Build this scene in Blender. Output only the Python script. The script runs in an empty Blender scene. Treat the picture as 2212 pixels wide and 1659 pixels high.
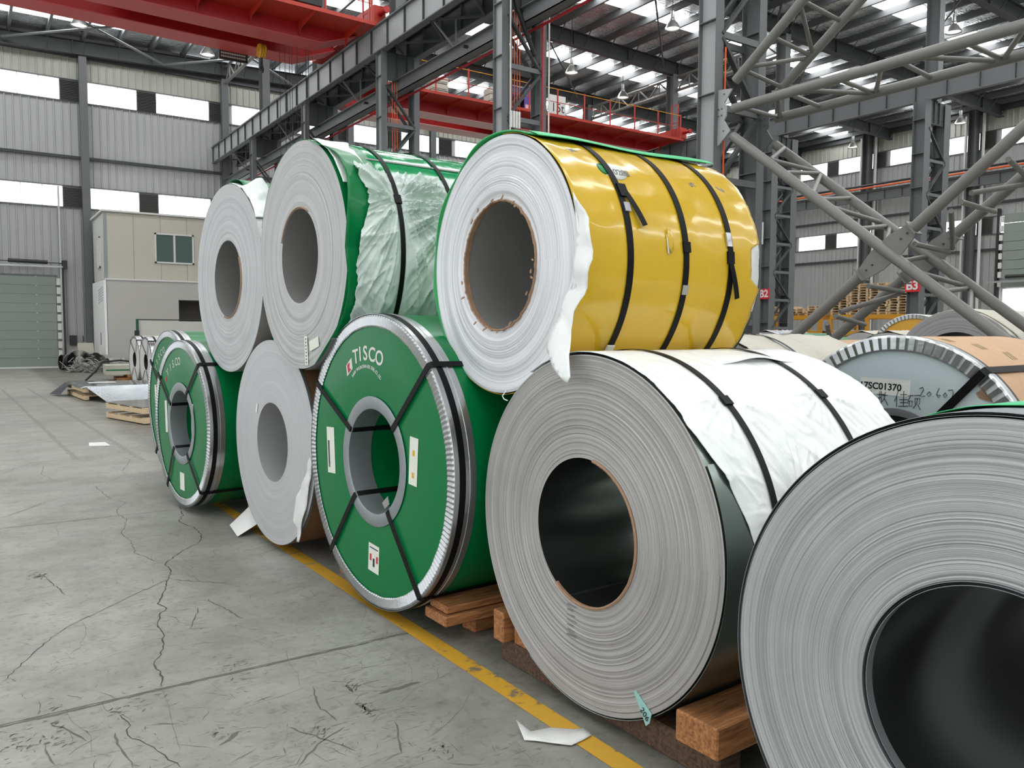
import bpy, math, random
from mathutils import Vector, Matrix, noise
random.seed(7)
C = bpy.context.scene.collection
SC = bpy.context.scene
R = math.radians
PI = math.pi

# ---------------------------------------------------------------- camera, world, light, exposure
cam = bpy.data.cameras.new('camera'); co = bpy.data.objects.new('camera', cam); C.objects.link(co)
yaw, pitch, roll = 0.59504904, 0.06632251, 0.00432567
f = Vector((math.sin(yaw)*math.cos(pitch), math.cos(yaw)*math.cos(pitch), -math.sin(pitch)))
r0 = Vector((math.cos(yaw), -math.sin(yaw), 0)); u0 = r0.cross(f)
rr = r0*math.cos(roll)+u0*math.sin(roll); uu = -r0*math.sin(roll)+u0*math.cos(roll)
M = Matrix((( rr.x, uu.x, -f.x, 0), (rr.y, uu.y, -f.y, 0), (rr.z, uu.z, -f.z, 1.65), (0, 0, 0, 1)))
co.matrix_world = M
cam.sensor_fit = 'HORIZONTAL'; cam.sensor_width = 36; cam.lens = 1735/2212*36; cam.clip_end = 300
SC.camera = co
SC.view_settings.view_transform = 'Standard'; SC.view_settings.look = 'None'
SC.view_settings.gamma = 1; SC.view_settings.use_curve_mapping = False
SC.view_settings.exposure = 0.12
W = bpy.data.worlds.new('overcast_sky'); SC.world = W; W.use_nodes = True
wb = W.node_tree.nodes['Background']; wb.inputs[0].default_value = (.93, .97, 1, 1); wb.inputs[1].default_value = 1.5
SKYLIGHT = 9.0     # daylight through the roof lights
PANE = 2.4         # daylight through the wall glazing

# ---------------------------------------------------------------- materials
def lin(c):
    c = c/255
    return c/12.92 if c <= .04045 else ((c+.055)/1.055)**2.4
def rgb(a, b, c): return (lin(a), lin(b), lin(c), 1)
def newmat(name):
    m = bpy.data.materials.new(name); m.use_nodes = True
    nt = m.node_tree; return m, nt, nt.nodes['Principled BSDF']
def N(nt, t, **k):
    n = nt.nodes.new(t)
    for a, v in k.items(): setattr(n, a, v)
    return n
def simple(name, col, rough=.5, metal=0, bump=0, bscale=30, var=0, vscale=4, coat=0, spec=None):
    m, nt, b = newmat(name); L = nt.links.new
    b.inputs['Base Color'].default_value = col; b.inputs['Roughness'].default_value = rough; b.inputs['Metallic'].default_value = metal
    if coat: b.inputs['Coat Weight'].default_value = coat; b.inputs['Coat Roughness'].default_value = .08
    if spec is not None: b.inputs['Specular IOR Level'].default_value = spec
    if var or bump:
        tc = N(nt, 'ShaderNodeTexCoord')
    if var:
        n = N(nt, 'ShaderNodeTexNoise'); n.inputs['Scale'].default_value = vscale; n.inputs['Detail'].default_value = 6
        L(tc.outputs['Object'], n.inputs['Vector'])
        mx = N(nt, 'ShaderNodeMix', data_type='RGBA'); mx.inputs[6].default_value = tuple(min(1, x*(1-var)) for x in col[:3])+(1,)
        mx.inputs[7].default_value = tuple(min(1, x*(1+var)) for x in col[:3])+(1,)
        L(n.outputs['Fac'], mx.inputs[0]); L(mx.outputs[2], b.inputs['Base Color'])
    if bump:
        n2 = N(nt, 'ShaderNodeTexNoise'); n2.inputs['Scale'].default_value = bscale; n2.inputs['Detail'].default_value = 4
        L(tc.outputs['Object'], n2.inputs['Vector'])
        bp = N(nt, 'ShaderNodeBump'); bp.inputs['Strength'].default_value = bump; bp.inputs['Distance'].default_value = .02
        L(n2.outputs['Fac'], bp.inputs['Height']); L(bp.outputs['Normal'], b.inputs['Normal'])
    return m
def emis(name, col, s):
    m, nt, b = newmat(name)
    b.inputs['Base Color'].default_value = col; b.inputs['Emission Color'].default_value = col; b.inputs['Emission Strength'].default_value = s
    return m
def coil_edge(name, dark, light, rough=.45, metal=.35, scale=260, contrast=.5, bump=.35, seed=0):
    """wound strip seen edge on: fine concentric lines about the object's x axis"""
    m, nt, b = newmat(name); L = nt.links.new
    tc = N(nt, 'ShaderNodeTexCoord'); sx = N(nt, 'ShaderNodeSeparateXYZ'); L(tc.outputs['Object'], sx.inputs[0])
    cm = N(nt, 'ShaderNodeCombineXYZ'); L(sx.outputs[1], cm.inputs[1]); L(sx.outputs[2], cm.inputs[2])
    ln = N(nt, 'ShaderNodeVectorMath', operation='LENGTH'); L(cm.outputs[0], ln.inputs[0])
    at = N(nt, 'ShaderNodeMath', operation='ARCTAN2'); L(sx.outputs[2], at.inputs[0]); L(sx.outputs[1], at.inputs[1])
    # slight spiral so that the lines wander with angle
    sp = N(nt, 'ShaderNodeMath', operation='MULTIPLY_ADD'); sp.inputs[1].default_value = .0008; L(at.outputs[0], sp.inputs[0]); L(ln.outputs['Value'], sp.inputs[2])
    def n1(sc, det, off):
        mm = N(nt, 'ShaderNodeMath', operation='MULTIPLY_ADD'); mm.inputs[1].default_value = sc; mm.inputs[2].default_value = off+seed*7.3
        L(sp.outputs[0], mm.inputs[0])
        n = N(nt, 'ShaderNodeTexNoise', noise_dimensions='1D'); n.inputs['Scale'].default_value = 1; n.inputs['Detail'].default_value = det
        L(mm.outputs[0], n.inputs['W']); return n
    a = n1(scale, 3, 0); c = n1(22, 3, 5)
    # broken-up marks varying along the strip
    nn = N(nt, 'ShaderNodeTexNoise'); nn.inputs['Scale'].default_value = 5; nn.inputs['Detail'].default_value = 4; L(tc.outputs['Object'], nn.inputs['Vector'])
    mx1 = N(nt, 'ShaderNodeMix', data_type='FLOAT'); mx1.inputs[0].default_value = .35; L(a.outputs['Fac'], mx1.inputs[2]); L(c.outputs['Fac'], mx1.inputs[3])
    mx2 = N(nt, 'ShaderNodeMix', data_type='FLOAT'); mx2.inputs[0].default_value = .15; L(mx1.outputs[0], mx2.inputs[2]); L(nn.outputs['Fac'], mx2.inputs[3])
    cr = N(nt, 'ShaderNodeValToRGB'); cr.color_ramp.elements[0].position = .5-.3*(1-contrast)-.1; cr.color_ramp.elements[1].position = .56
    cr.color_ramp.elements[0].color = dark; cr.color_ramp.elements[1].color = light
    L(mx2.outputs[0], cr.inputs[0]); L(cr.outputs[0], b.inputs['Base Color'])
    bp = N(nt, 'ShaderNodeBump'); bp.inputs['Strength'].default_value = bump; bp.inputs['Distance'].default_value = .004
    L(mx1.outputs[0], bp.inputs['Height']); L(bp.outputs['Normal'], b.inputs['Normal'])
    b.inputs['Roughness'].default_value = rough; b.inputs['Metallic'].default_value = metal
    return m
def wood(name, c1, c2):
    m, nt, b = newmat(name); L = nt.links.new
    tc = N(nt, 'ShaderNodeTexCoord'); mp = N(nt, 'ShaderNodeMapping'); mp.inputs['Scale'].default_value = (3, 30, 30); L(tc.outputs['Object'], mp.inputs[0])
    n = N(nt, 'ShaderNodeTexNoise'); n.inputs['Scale'].default_value = 2.2; n.inputs['Detail'].default_value = 6; n.inputs['Distortion'].default_value = .6
    L(mp.outputs[0], n.inputs['Vector'])
    cr = N(nt, 'ShaderNodeValToRGB'); cr.color_ramp.elements[0].position = .35; cr.color_ramp.elements[1].position = .65
    cr.color_ramp.elements[0].color = c1; cr.color_ramp.elements[1].color = c2
    L(n.outputs['Fac'], cr.inputs[0]); L(cr.outputs[0], b.inputs['Base Color']); b.inputs['Roughness'].default_value = .75
    bp = N(nt, 'ShaderNodeBump'); bp.inputs['Strength'].default_value = .3; L(n.outputs['Fac'], bp.inputs['Height']); L(bp.outputs['Normal'], b.inputs['Normal'])
    return m
def film_mat(name, col, under, alpha=.3, rough=.3):
    """thin polythene film: diffuse sheen, some of what is underneath shows through"""
    m, nt, b = newmat(name); L = nt.links.new
    b.inputs['Base Color'].default_value = col; b.inputs['Roughness'].default_value = rough
    b.inputs['Specular IOR Level'].default_value = .5
    tc = N(nt, 'ShaderNodeTexCoord'); n = N(nt, 'ShaderNodeTexNoise'); n.inputs['Scale'].default_value = 5; n.inputs['Detail'].default_value = 5
    L(tc.outputs['Object'], n.inputs['Vector'])
    mr = N(nt, 'ShaderNodeMapRange'); mr.inputs[1].default_value = .35; mr.inputs[2].default_value = .65; mr.inputs[3].default_value = 1-alpha*1.5; mr.inputs[4].default_value = 1-alpha*.5
    L(n.outputs['Fac'], mr.inputs[0]); L(mr.outputs[0], b.inputs['Alpha'])
    return m
def concrete():
    m, nt, b = newmat('worn_concrete'); L = nt.links.new
    g = N(nt, 'ShaderNodeNewGeometry')
    def nz(scale, det, rough=.6, vec=None, dist=0):
        n = N(nt, 'ShaderNodeTexNoise'); n.inputs['Scale'].default_value = scale; n.inputs['Detail'].default_value = det
        n.inputs['Roughness'].default_value = rough; n.inputs['Distortion'].default_value = dist
        L(vec or g.outputs['Position'], n.inputs['Vector']); return n
    def ramp(src, p0, c0, p1, c1):
        cr = N(nt, 'ShaderNodeValToRGB'); cr.color_ramp.elements[0].position = p0; cr.color_ramp.elements[1].position = p1
        cr.color_ramp.elements[0].color = c0; cr.color_ramp.elements[1].color = c1; L(src, cr.inputs[0]); return cr
    def mult(a, bb, fac=1):
        mx = N(nt, 'ShaderNodeMix', data_type='RGBA', blend_type='MULTIPLY'); mx.inputs[0].default_value = fac
        L(a, mx.inputs[6]); L(bb, mx.inputs[7]); return mx.outputs[2]
    base = ramp(nz(.55, 5).outputs['Fac'], .35, rgb(143, 143, 134), .65, rgb(167, 166, 158)).outputs[0]
    K = (1, 1, 1, 1)
    base = mult(base, ramp(nz(2.6, 8, .7).outputs['Fac'], .38, (.72, .72, .72, 1),   .55, K).outputs[0], .7)
    base = mult(base, ramp(nz(.9, 4, .6, None, 1.5).outputs['Fac'], .4, (.86, .85, .83, 1), .6, (1, 1, 1, 1)).outputs[0], 1)
    base = mult(base, ramp(nz(17, 6, .7).outputs['Fac'], .36, (.55, .55, .54, 1), .46, K).outputs[0], .55)
    # short scratches at three directions, only in patches
    patch = nz(1.3, 3)
    for ang, sc, off in ((20, (5, 75, 1), 0), (75, (6, 90, 1), 3), (135, (5, 80, 1), 7), (-15, (8, 60, 1), 9), (50, (14, 60, 1), 13)):
        mp = N(nt, 'ShaderNodeMapping'); mp.inputs['Rotation'].default_value = (0, 0, R(ang)); mp.inputs['Scale'].default_value = sc; mp.inputs['Location'].default_value = (off, off, 0)
        L(g.outputs['Position'], mp.inputs[0])
        s = nz(1, 3, .55, mp.outputs[0], .5)
        cr = ramp(s.outputs['Fac'], .29, (.55, .55, .54, 1), .35, K)
        pr = ramp(nz(1.1, 4, .6, None, 0).outputs['Fac'], .40+.012*(off % 5), (0, 0, 0, 1), .56, K) if off else ramp(patch.outputs['Fac'], .42, (0, 0, 0, 1), .55, K)
        mxs = N(nt, 'ShaderNodeMix', data_type='RGBA', blend_type='MULTIPLY'); L(pr.outputs[0], mxs.inputs[0]); L(base, mxs.inputs[6]); L(cr.outputs[0], mxs.inputs[7]); base = mxs.outputs[2]
    # darker floor on the storage side of the lane line
    sx = N(nt, 'ShaderNodeSeparateXYZ'); L(g.outputs['Position'], sx.inputs[0])
    mr = N(nt, 'ShaderNodeMapRange'); mr.inputs[1].default_value = 1.9; mr.inputs[2].default_value = 2.15; mr.inputs[3].default_value = 0; mr.inputs[4].default_value = 1; L(sx.outputs[0], mr.inputs[0])
    dn = ramp(nz(6, 6, .7).outputs['Fac'], .35, (.5, .49, .47, 1), .65, (.8, .79, .77, 1))
    mx = N(nt, 'ShaderNodeMix', data_type='RGBA', blend_type='MULTIPLY'); L(mr.outputs[0], mx.inputs[0]); L(base, mx.inputs[6]); L(dn.outputs[0], mx.inputs[7]); base = mx.outputs[2]
    L(base, b.inputs['Base Color'])
    rr_ = N(nt, 'ShaderNodeMapRange'); rr_.inputs[3].default_value = .32; rr_.inputs[4].default_value = .62; L(nz(1.7, 5).outputs['Fac'], rr_.inputs[0]); L(rr_.outputs[0], b.inputs['Roughness'])
    bp = N(nt, 'ShaderNodeBump'); bp.inputs['Strength'].default_value = .12; bp.inputs['Distance'].default_value = .01
    L(nz(30, 5).outputs['Fac'], bp.inputs['Height']); L(bp.outputs['Normal'], b.inputs['Normal'])
    return m
def worn_paint():
    m, nt, b = newmat('worn_yellow_paint'); L = nt.links.new
    g = N(nt, 'ShaderNodeNewGeometry')
    n = N(nt, 'ShaderNodeTexNoise'); n.inputs['Scale'].default_value = 9; n.inputs['Detail'].default_value = 8; n.inputs['Roughness'].default_value = .7; L(g.outputs['Position'], n.inputs['Vector'])
    n2 = N(nt, 'ShaderNodeTexNoise'); n2.inputs['Scale'].default_value = 1.1; L(g.outputs['Position'], n2.inputs['Vector'])
    ad = N(nt, 'ShaderNodeMath', operation='MULTIPLY_ADD'); ad.inputs[1].default_value = .5; L(n2.outputs['Fac'], ad.inputs[0]); L(n.outputs['Fac'], ad.inputs[2])
    # the paint is more worn the farther along the aisle
    sx = N(nt, 'ShaderNodeSeparateXYZ'); L(g.outputs['Position'], sx.inputs[0])
    mr = N(nt, 'ShaderNodeMapRange'); mr.inputs[1].default_value = 3.5; mr.inputs[2].default_value = 7; mr.inputs[3].default_value = 0; mr.inputs[4].default_value = .13; L(sx.outputs[1], mr.inputs[0])
    sb = N(nt, 'ShaderNodeMath', operation='SUBTRACT'); L(ad.outputs[0], sb.inputs[0]); L(mr.outputs[0], sb.inputs[1])
    cr = N(nt, 'ShaderNodeValToRGB'); cr.color_ramp.elements[0].position = .55; cr.color_ramp.elements[1].position = .63
    cr.color_ramp.elements[0].color = rgb(116, 108, 92); cr.color_ramp.elements[1].color = rgb(206, 158, 48)
    L(sb.outputs[0], cr.inputs[0]); L(cr.outputs[0], b.inputs['Base Color']); b.inputs['Roughness'].default_value = .5
    return m
def foil():
    m, nt, b = newmat('crinkled_foil'); L = nt.links.new
    b.inputs['Base Color'].default_value = (.58, .6, .61, 1); b.inputs['Metallic'].default_value = .9; b.inputs['Roughness'].default_value = .22
    g = N(nt, 'ShaderNodeNewGeometry'); mp = N(nt, 'ShaderNodeMapping'); mp.inputs['Scale'].default_value = (1.6, 5, 1); mp.inputs['Rotation'].default_value = (0, 0, .15); L(g.outputs['Position'], mp.inputs[0])
    n = N(nt, 'ShaderNodeTexNoise'); n.inputs['Scale'].default_value = 1.6; n.inputs['Detail'].default_value = 4; n.inputs['Distortion'].default_value = 1.5; L(mp.outputs[0], n.inputs['Vector'])
    bp = N(nt, 'ShaderNodeBump'); bp.inputs['Strength'].default_value = 1; bp.inputs['Distance'].default_value = .09
    L(n.outputs['Fac'], bp.inputs['Height']); L(bp.outputs['Normal'], b.inputs['Normal'])
    return m
def kraft_mat(name, c1, c2):
    m = simple(name, c1, .7, 0, .25, 12, .12, 3); return m

m_concrete = concrete(); m_paint = worn_paint(); m_foil = foil()
m_joint = simple('joint_filler', rgb(52, 50, 46), .9)
m_crack = simple('crack_dark', rgb(74, 73, 68), .9)
m_skid = simple('rubber_mark', rgb(98, 97, 90), .8, 0, 0, 1, .25, 25)
m_oldline = simple('faded_line', rgb(140, 140, 132), .7, 0, 0, 1, .2, 8)
m_steel = simple('grey_painted_steel', rgb(98, 100, 101), .55, 0, 0, 30, .08, 2)
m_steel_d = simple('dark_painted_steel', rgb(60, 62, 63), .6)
m_steel_w = simple('lit_grey_web', rgb(158, 160, 160), .55, 0, 0, 30, .07, 2)  # paler copy of the grey steel: window-lit look put into the colour
m_tube = simple('grey_tube_paint', rgb(116, 114, 110), .42, 0, 0, 30, .06, 3)
m_clad = simple('grey_wall_sheet', rgb(170, 171, 169), .5, .1, 0, 1, .04, .6)
m_clad_i = simple('ivory_wall_sheet', rgb(176, 176, 166), .5)
m_pane = emis('daylit_pane', (.96, .98, 1, 1), PANE)
m_sky = emis('roof_light_sheet', (.97, .99, 1, 1), SKYLIGHT)
m_louver = simple('louver_dark', rgb(78, 78, 76), .6)
m_black = simple('black_strap', rgb(11, 11, 12), .5, spec=.2)
m_black_d = simple('black_rubber', rgb(20, 20, 20), .6)
m_green = simple('green_plastic_sheet', rgb(0, 114, 60), .3, 0, .1, 3, .06, 2, coat=.06, spec=.25)
m_green_l = simple('green_sheet_edge', rgb(34, 160, 84), .35)
m_green_t = simple('green_sheet_faded', rgb(70, 190, 125), .4)
m_yellow = simple('yellow_plastic_sheet', rgb(212, 172, 32), .24, 0, .3, 5, .07, 2.2, coat=.5)
m_galv = simple('bright_edge_steel', rgb(190, 192, 193), .28, .85, .12, 25, .08, 20)
m_galv_m = simple('matte_zinc_ring', rgb(150, 155, 157), .45, .6, .1, 30, .1, 12)
m_mirror = simple('polished_steel', rgb(128, 133, 129), .2, .95, .04, 2)
m_satin = simple('satin_steel', rgb(138, 148, 142), .26, .9, .03, 2)
m_green_g = simple('glossy_green_sheet', rgb(0, 138, 78), .13, 0, .35, 5, .05, 2, coat=.2)
m_inner = simple('bore_steel', rgb(138, 137, 134), .45, .25, .15, 4, .12, 4)
m_inner_w = simple('pale_bore', rgb(178, 178, 178), .45, .4, .05, 4, .05, 4)
m_white = simple('white_board', rgb(222, 222, 218), .6)
m_paper = simple('white_paper', rgb(226, 226, 222), .6, 0, .4, 9)
m_film = simple('white_film', rgb(238, 240, 238), .33, 0, .55, 7, coat=.2)
m_film_b = simple('white_wrap_film', rgb(236, 238, 236), .36, 0, .35, 5)
m_film_t = film_mat('thin_film', rgb(225, 235, 230), None, .28)
m_dusty = simple('dusty_wrap', rgb(190, 186, 172), .5, 0, .3, 6, .12, 3)
m_kraft = kraft_mat('kraft_paper', rgb(196, 160, 126), None)
m_kraft_d = kraft_mat('brown_paper_dark', rgb(120, 86, 58), None)
m_card = simple('torn_cardboard', rgb(156, 124, 98), .85, 0, .4, 30, .2, 20)
m_wood = wood('pine_timber', rgb(128, 80, 44), rgb(180, 124, 76))
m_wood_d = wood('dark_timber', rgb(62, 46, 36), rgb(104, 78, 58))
m_wood_p = wood('pale_timber', rgb(196, 168, 130), rgb(228, 204, 168))
m_red = simple('crane_red', rgb(166, 20, 22), .45)
m_orange = simple('crane_vermilion', rgb(176, 48, 30), .45)
m_pink = simple('crane_faded_flange', rgb(196, 76, 72), .5)
m_pink_w = simple('crane_pale_flange', rgb(224, 176, 168), .5)
m_hook = simple('hook_yellow', rgb(206, 150, 30), .45)
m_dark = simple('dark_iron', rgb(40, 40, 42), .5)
m_cream = simple('cream_panel', rgb(192, 188, 174), .55)
m_cream_l = simple('cream_panel_light', rgb(206, 206, 198), .55)
m_plaster = simple('white_panel', rgb(184, 182, 176), .6, 0, 0, 1, .03, 1)
m_board = simple('white_insulation', rgb(242, 242, 240), .6)
m_glass_g = simple('grey_green_glass', rgb(84, 102, 98), .12, 0, 0, 1)
m_door_g = simple('door_panel_grey', rgb(136, 144, 136), .45)
m_trim_w = simple('white_trim', rgb(214, 214, 210), .5)
m_yrack = simple('ochre_rack', rgb(206, 144, 30), .5)
m_sign = simple('red_sign', rgb(206, 26, 44), .5)
m_pipe_o = simple('orange_conductor', rgb(226, 96, 40), .5)
m_pipe_r = simple('red_pipe', rgb(170, 30, 40), .5)
m_blue = simple('navy_motor', rgb(26, 44, 78), .5)
m_purple = simple('purple_panel', rgb(92, 70, 150), .5)
m_bluegrey = simple('blue_grey_disc', rgb(188, 199, 202), .42, 0, .06, 4, .04, 1.5)
m_lampsh = simple('lamp_aluminium', rgb(170, 170, 166), .3, .7)
m_lampglow = emis('lamp_lens', (1, .98, .92, 1), 1.4)
m_sheet = simple('bright_sheet', rgb(176, 180, 182), .18, .9, .1, 2)
m_tin = simple('scrap_band_steel', rgb(160, 160, 154), .45, .2, .2, 20)
m_ink = simple('black_ink', rgb(24, 24, 26), .6)
m_ink_g = simple('grey_ink', rgb(120, 120, 118), .6)
m_sticker = simple('sticker_white', rgb(226, 228, 214), .5)
m_redink = simple('red_ink', rgb(190, 40, 50), .5)
m_ceiling_d = simple('dark_roof_edge', rgb(64, 66, 68), .6)
me_E = coil_edge('strip_edge_warm_grey', rgb(118, 116, 113), rgb(176, 173, 170), .48, .3, 300, .5, .4, 1)
me_F = coil_edge('strip_edge_cool_grey', rgb(96, 98, 98), rgb(176, 178, 177), .45, .3, 330, .35, .5, 2)
me_U3 = coil_edge('strip_edge_filmed', rgb(184, 185, 188), rgb(222, 223, 226), .26, .1, 120, .5, .5, 3)
me_U2 = coil_edge('strip_edge_pale', rgb(140, 140, 140), rgb(190, 190, 189), .45, .2, 200, .5, .3, 4)
me_U1 = coil_edge('strip_edge_pale_second', rgb(140, 141, 141), rgb(194, 195, 195), .45, .2, 200, .5, .3, 5)
me_C = coil_edge('strip_edge_smooth', rgb(172, 172, 173), rgb(192, 192, 193), .45, .15, 120, .5, .1, 6)
me_H = coil_edge('strip_edge_far', rgb(150, 150, 150), rgb(182, 182, 182), .5, .2, 80, .5, .2, 8)

# ---------------------------------------------------------------- mesh helpers
class MB:
    def __init__(s): s.v = []; s.f = []; s.m = []
    def add(s, vs, fs, mi=0):
        o = len(s.v); s.v += [tuple(v) for v in vs]; s.f += [tuple(i+o for i in q) for q in fs]; s.m += [mi]*len(fs)
    def box(s, x0, x1, y0, y1, z0, z1, mi=0):
        vs = [(x, y, z) for x in (x0, x1) for y in (y0, y1) for z in (z0, z1)]
        s.add(vs, [(0, 1, 3, 2), (4, 6, 7, 5), (0, 4, 5, 1), (2, 3, 7, 6), (0, 2, 6, 4), (1, 5, 7, 3)], mi); return s
    def beam(s, p, q, w, h, up=(0, 0, 1), mi=0):
        """box from p to q, w wide and h deep"""
        p, q = Vector(p), Vector(q); d = (q-p).normalized(); up = Vector(up)
        if abs(d.dot(up)) > .98: up = Vector((1, 0, 0))
        a = d.cross(up).normalized(); b = a.cross(d)
        vs = [e+a*(i*w/2)+b*(j*h/2) for e in (p, q) for i in (-1, 1) for j in (-1, 1)]
        s.add(vs, [(0, 1, 3, 2), (4, 6, 7, 5), (0, 4, 5, 1), (2, 3, 7, 6), (0, 2, 6, 4), (1, 5, 7, 3)], mi); return s
    def tube(s, pts, r, n=8, mi=0, caps=True):
        pts = [Vector(p) for p in pts]; rings = []
        for i, p in enumerate(pts):
            d = (pts[min(i+1, len(pts)-1)]-pts[max(i-1, 0)]).normalized()
            up = Vector((0, 0, 1)) if abs(d.z) < .9 else Vector((1, 0, 0))
            a = d.cross(up).normalized(); b = a.cross(d)
            rad = r[i] if isinstance(r, (list, tuple)) else r
            rings.append([p+a*math.cos(2*PI*k/n)*rad+b*math.sin(2*PI*k/n)*rad for k in range(n)])
        vs = [v for g in rings for v in g]
        fs = [(i*n+k, i*n+(k+1) % n, (i+1)*n+(k+1) % n, (i+1)*n+k) for i in range(len(pts)-1) for k in range(n)]
        if caps: fs += [tuple(range(n-1, -1, -1)), tuple((len(pts)-1)*n+k for k in range(n))]
        s.add(vs, fs, mi); return s
    def lathe_x(s, prof, n=96, mi=0, t0=0, t1=360, closed=False):
        """revolve (x, r) profile about the x axis; angle from +y towards +z"""
        full = abs(t1-t0) >= 360; k = n if full else n+1
        vs = []
        for i in range(k):
            t = R(t0+(t1-t0)*i/n); c, q = math.cos(t), math.sin(t)
            vs += [(x, r*c, r*q) for x, r in prof]
        P = len(prof); fs = []; last = P if closed else P-1
        for i in range(n):
            j = (i+1) % k
            for a in range(last):
                b = (a+1) % P
                fs.append((i*P+a, j*P+a, j*P+b, i*P+b))
        s.add(vs, fs, mi); return s
    def lathe_z(s, prof, n=16, mi=0, at=(0, 0, 0)):
        vs = []
        for i in range(n):
            t = 2*PI*i/n; vs += [(at[0]+r*math.cos(t), at[1]+r*math.sin(t), at[2]+z) for r, z in prof]
        P = len(prof); fs = [(i*P+a, ((i+1) % n)*P+a, ((i+1) % n)*P+a+1, i*P+a+1) for i in range(n) for a in range(P-1)]
        s.add(vs, fs, mi); return s
    def prism(s, poly, d, o=(0, 0, 0), mi=0):
        """poly: list of 3-D points (planar); extruded along vector d"""
        n = len(poly); d = Vector(d); vs = [Vector(p) for p in poly]+[Vector(p)+d for p in poly]
        s.add(vs, [tuple(range(n-1, -1, -1)), tuple(range(n, 2*n))]+[(i, (i+1) % n, n+(i+1) % n, n+i) for i in range(n)], mi); return s
    def mesh(s, name, mats, smooth=None):
        me = bpy.data.meshes.new(name); me.from_pydata(s.v, [], s.f)
        for m in (mats if isinstance(mats, (list, tuple)) else [mats]): me.materials.append(m)
        if any(s.m): me.polygons.foreach_set('material_index', s.m)
        me.validate(); me.update()
        if smooth is not None:
            me.polygons.foreach_set('use_smooth', [True]*len(me.polygons)); me.set_sharp_from_angle(angle=R(smooth))
        return me
def link(name, me, parent=None, loc=None, rot=None, label=None, cat=None, group=None, kind=None):
    o = bpy.data.objects.new(name, me); C.objects.link(o)
    if parent: o.parent = parent
    if loc is not None: o.location = loc
    if rot is not None: o.rotation_euler = rot
    if label: o['label'] = label
    if cat: o['category'] = cat
    if group: o['group'] = group
    if kind: o['kind'] = kind
    return o
def part(name, mb, mat, parent=None, smooth=None, **k): return link(name, mb.mesh(name, mat, smooth), parent, **k)
def thing(name, label, cat, loc=(0, 0, 0), rz=0, group=None): return link(name, None, None, loc, (0, 0, rz), label, cat, group)
def dup(o, parent=None, **props):
    c = o.copy(); C.objects.link(c)
    if parent: c.parent = parent
    for ch in [x for x in o.children]: dup(ch, c)
    for k, v in props.items():
        if k in ('location', 'rotation_euler'): setattr(c, k, v)
        else: c[k] = v
    return c
def text_mesh(s, size, mat, extrude=.0008, name='lettering', align='CENTER', bold=0):
    cu = bpy.data.curves.new(name, 'FONT'); cu.body = s; cu.size = size; cu.extrude = extrude; cu.align_x = align; cu.align_y = 'CENTER'
    if bold: cu.offset = bold
    cu.resolution_u = 4
    ob = bpy.data.objects.new('tmp', cu); C.objects.link(ob)
    dg = bpy.context.evaluated_depsgraph_get(); me = bpy.data.meshes.new_from_object(ob.evaluated_get(dg))
    bpy.data.objects.remove(ob); me.name = name; me.materials.clear(); me.materials.append(mat); return me
def place(o, pos, right, up):
    r_ = Vector(right).normalized(); u_ = Vector(up).normalized(); n = r_.cross(u_).normalized(); u_ = n.cross(r_)
    o.matrix_local = Matrix(((r_.x, u_.x, n.x, pos[0]), (r_.y, u_.y, n.y, pos[1]), (r_.z, u_.z, n.z, pos[2]), (0, 0, 0, 1)))

# ================================================================ SETTING
XL, XR, YN, YB = -8.0, 44.3, -14.0, 39.0
def roofz(x): return 14.3-.03*abs(x-18)
# floor: a dark sub-base with concrete slabs on it, joints recessed
fl = part('floor', MB().box(XL-.3, XR+.3, YN, YB+.3, -.3, -.03), m_joint, kind='structure')
ys = [YN, -8.1, -2.1, 3.88, 11.46, 19, 27, 33, YB]
for i in range(len(ys)-1):
    g0 = .004 if abs(ys[i]-3.88) < .01 else .0015; g1 = .004 if abs(ys[i+1]-3.88) < .01 else .002
    for x0, x1 in ((XL, 9), (9, 27), (27, XR)):
        part('slab', MB().box(x0+.003, x1-.003, ys[i]+g0, ys[i+1]-g1, -.03, 0), m_concrete, fl)
def ribbon(pts, w, z=.0012, jit=0, h=.0008):
    """flat strip following ground points, slightly raised"""
    mb = MB(); P = []
    for a, b in zip(pts, pts[1:]):
        n = max(1, int(math.dist(a, b)/.035)) if jit else 1
        for k in range(n):
            t = k/n; P.append((a[0]*(1-t)+b[0]*t+random.uniform(-jit, jit), a[1]*(1-t)+b[1]*t+random.uniform(-jit, jit)))
    P.append(pts[-1]); L_ = []; R_ = []
    for i, p in enumerate(P):
        a = P[max(0, i-1)]; b = P[min(len(P)-1, i+1)]; d = Vector((b[0]-a[0], b[1]-a[1])).normalized()
        ww = w*(.5+.8*random.random()) if jit else w
        if jit and i in (0, len(P)-1): ww *= .2
        L_.append((p[0]-d.y*ww/2, p[1]+d.x*ww/2, z)); R_.append((p[0]+d.y*ww/2, p[1]-d.x*ww/2, z))
    n = len(P); mb.add(L_+R_, [(i, n+i, n+i+1, i+1) for i in range(n-1)]); return mb
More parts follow.
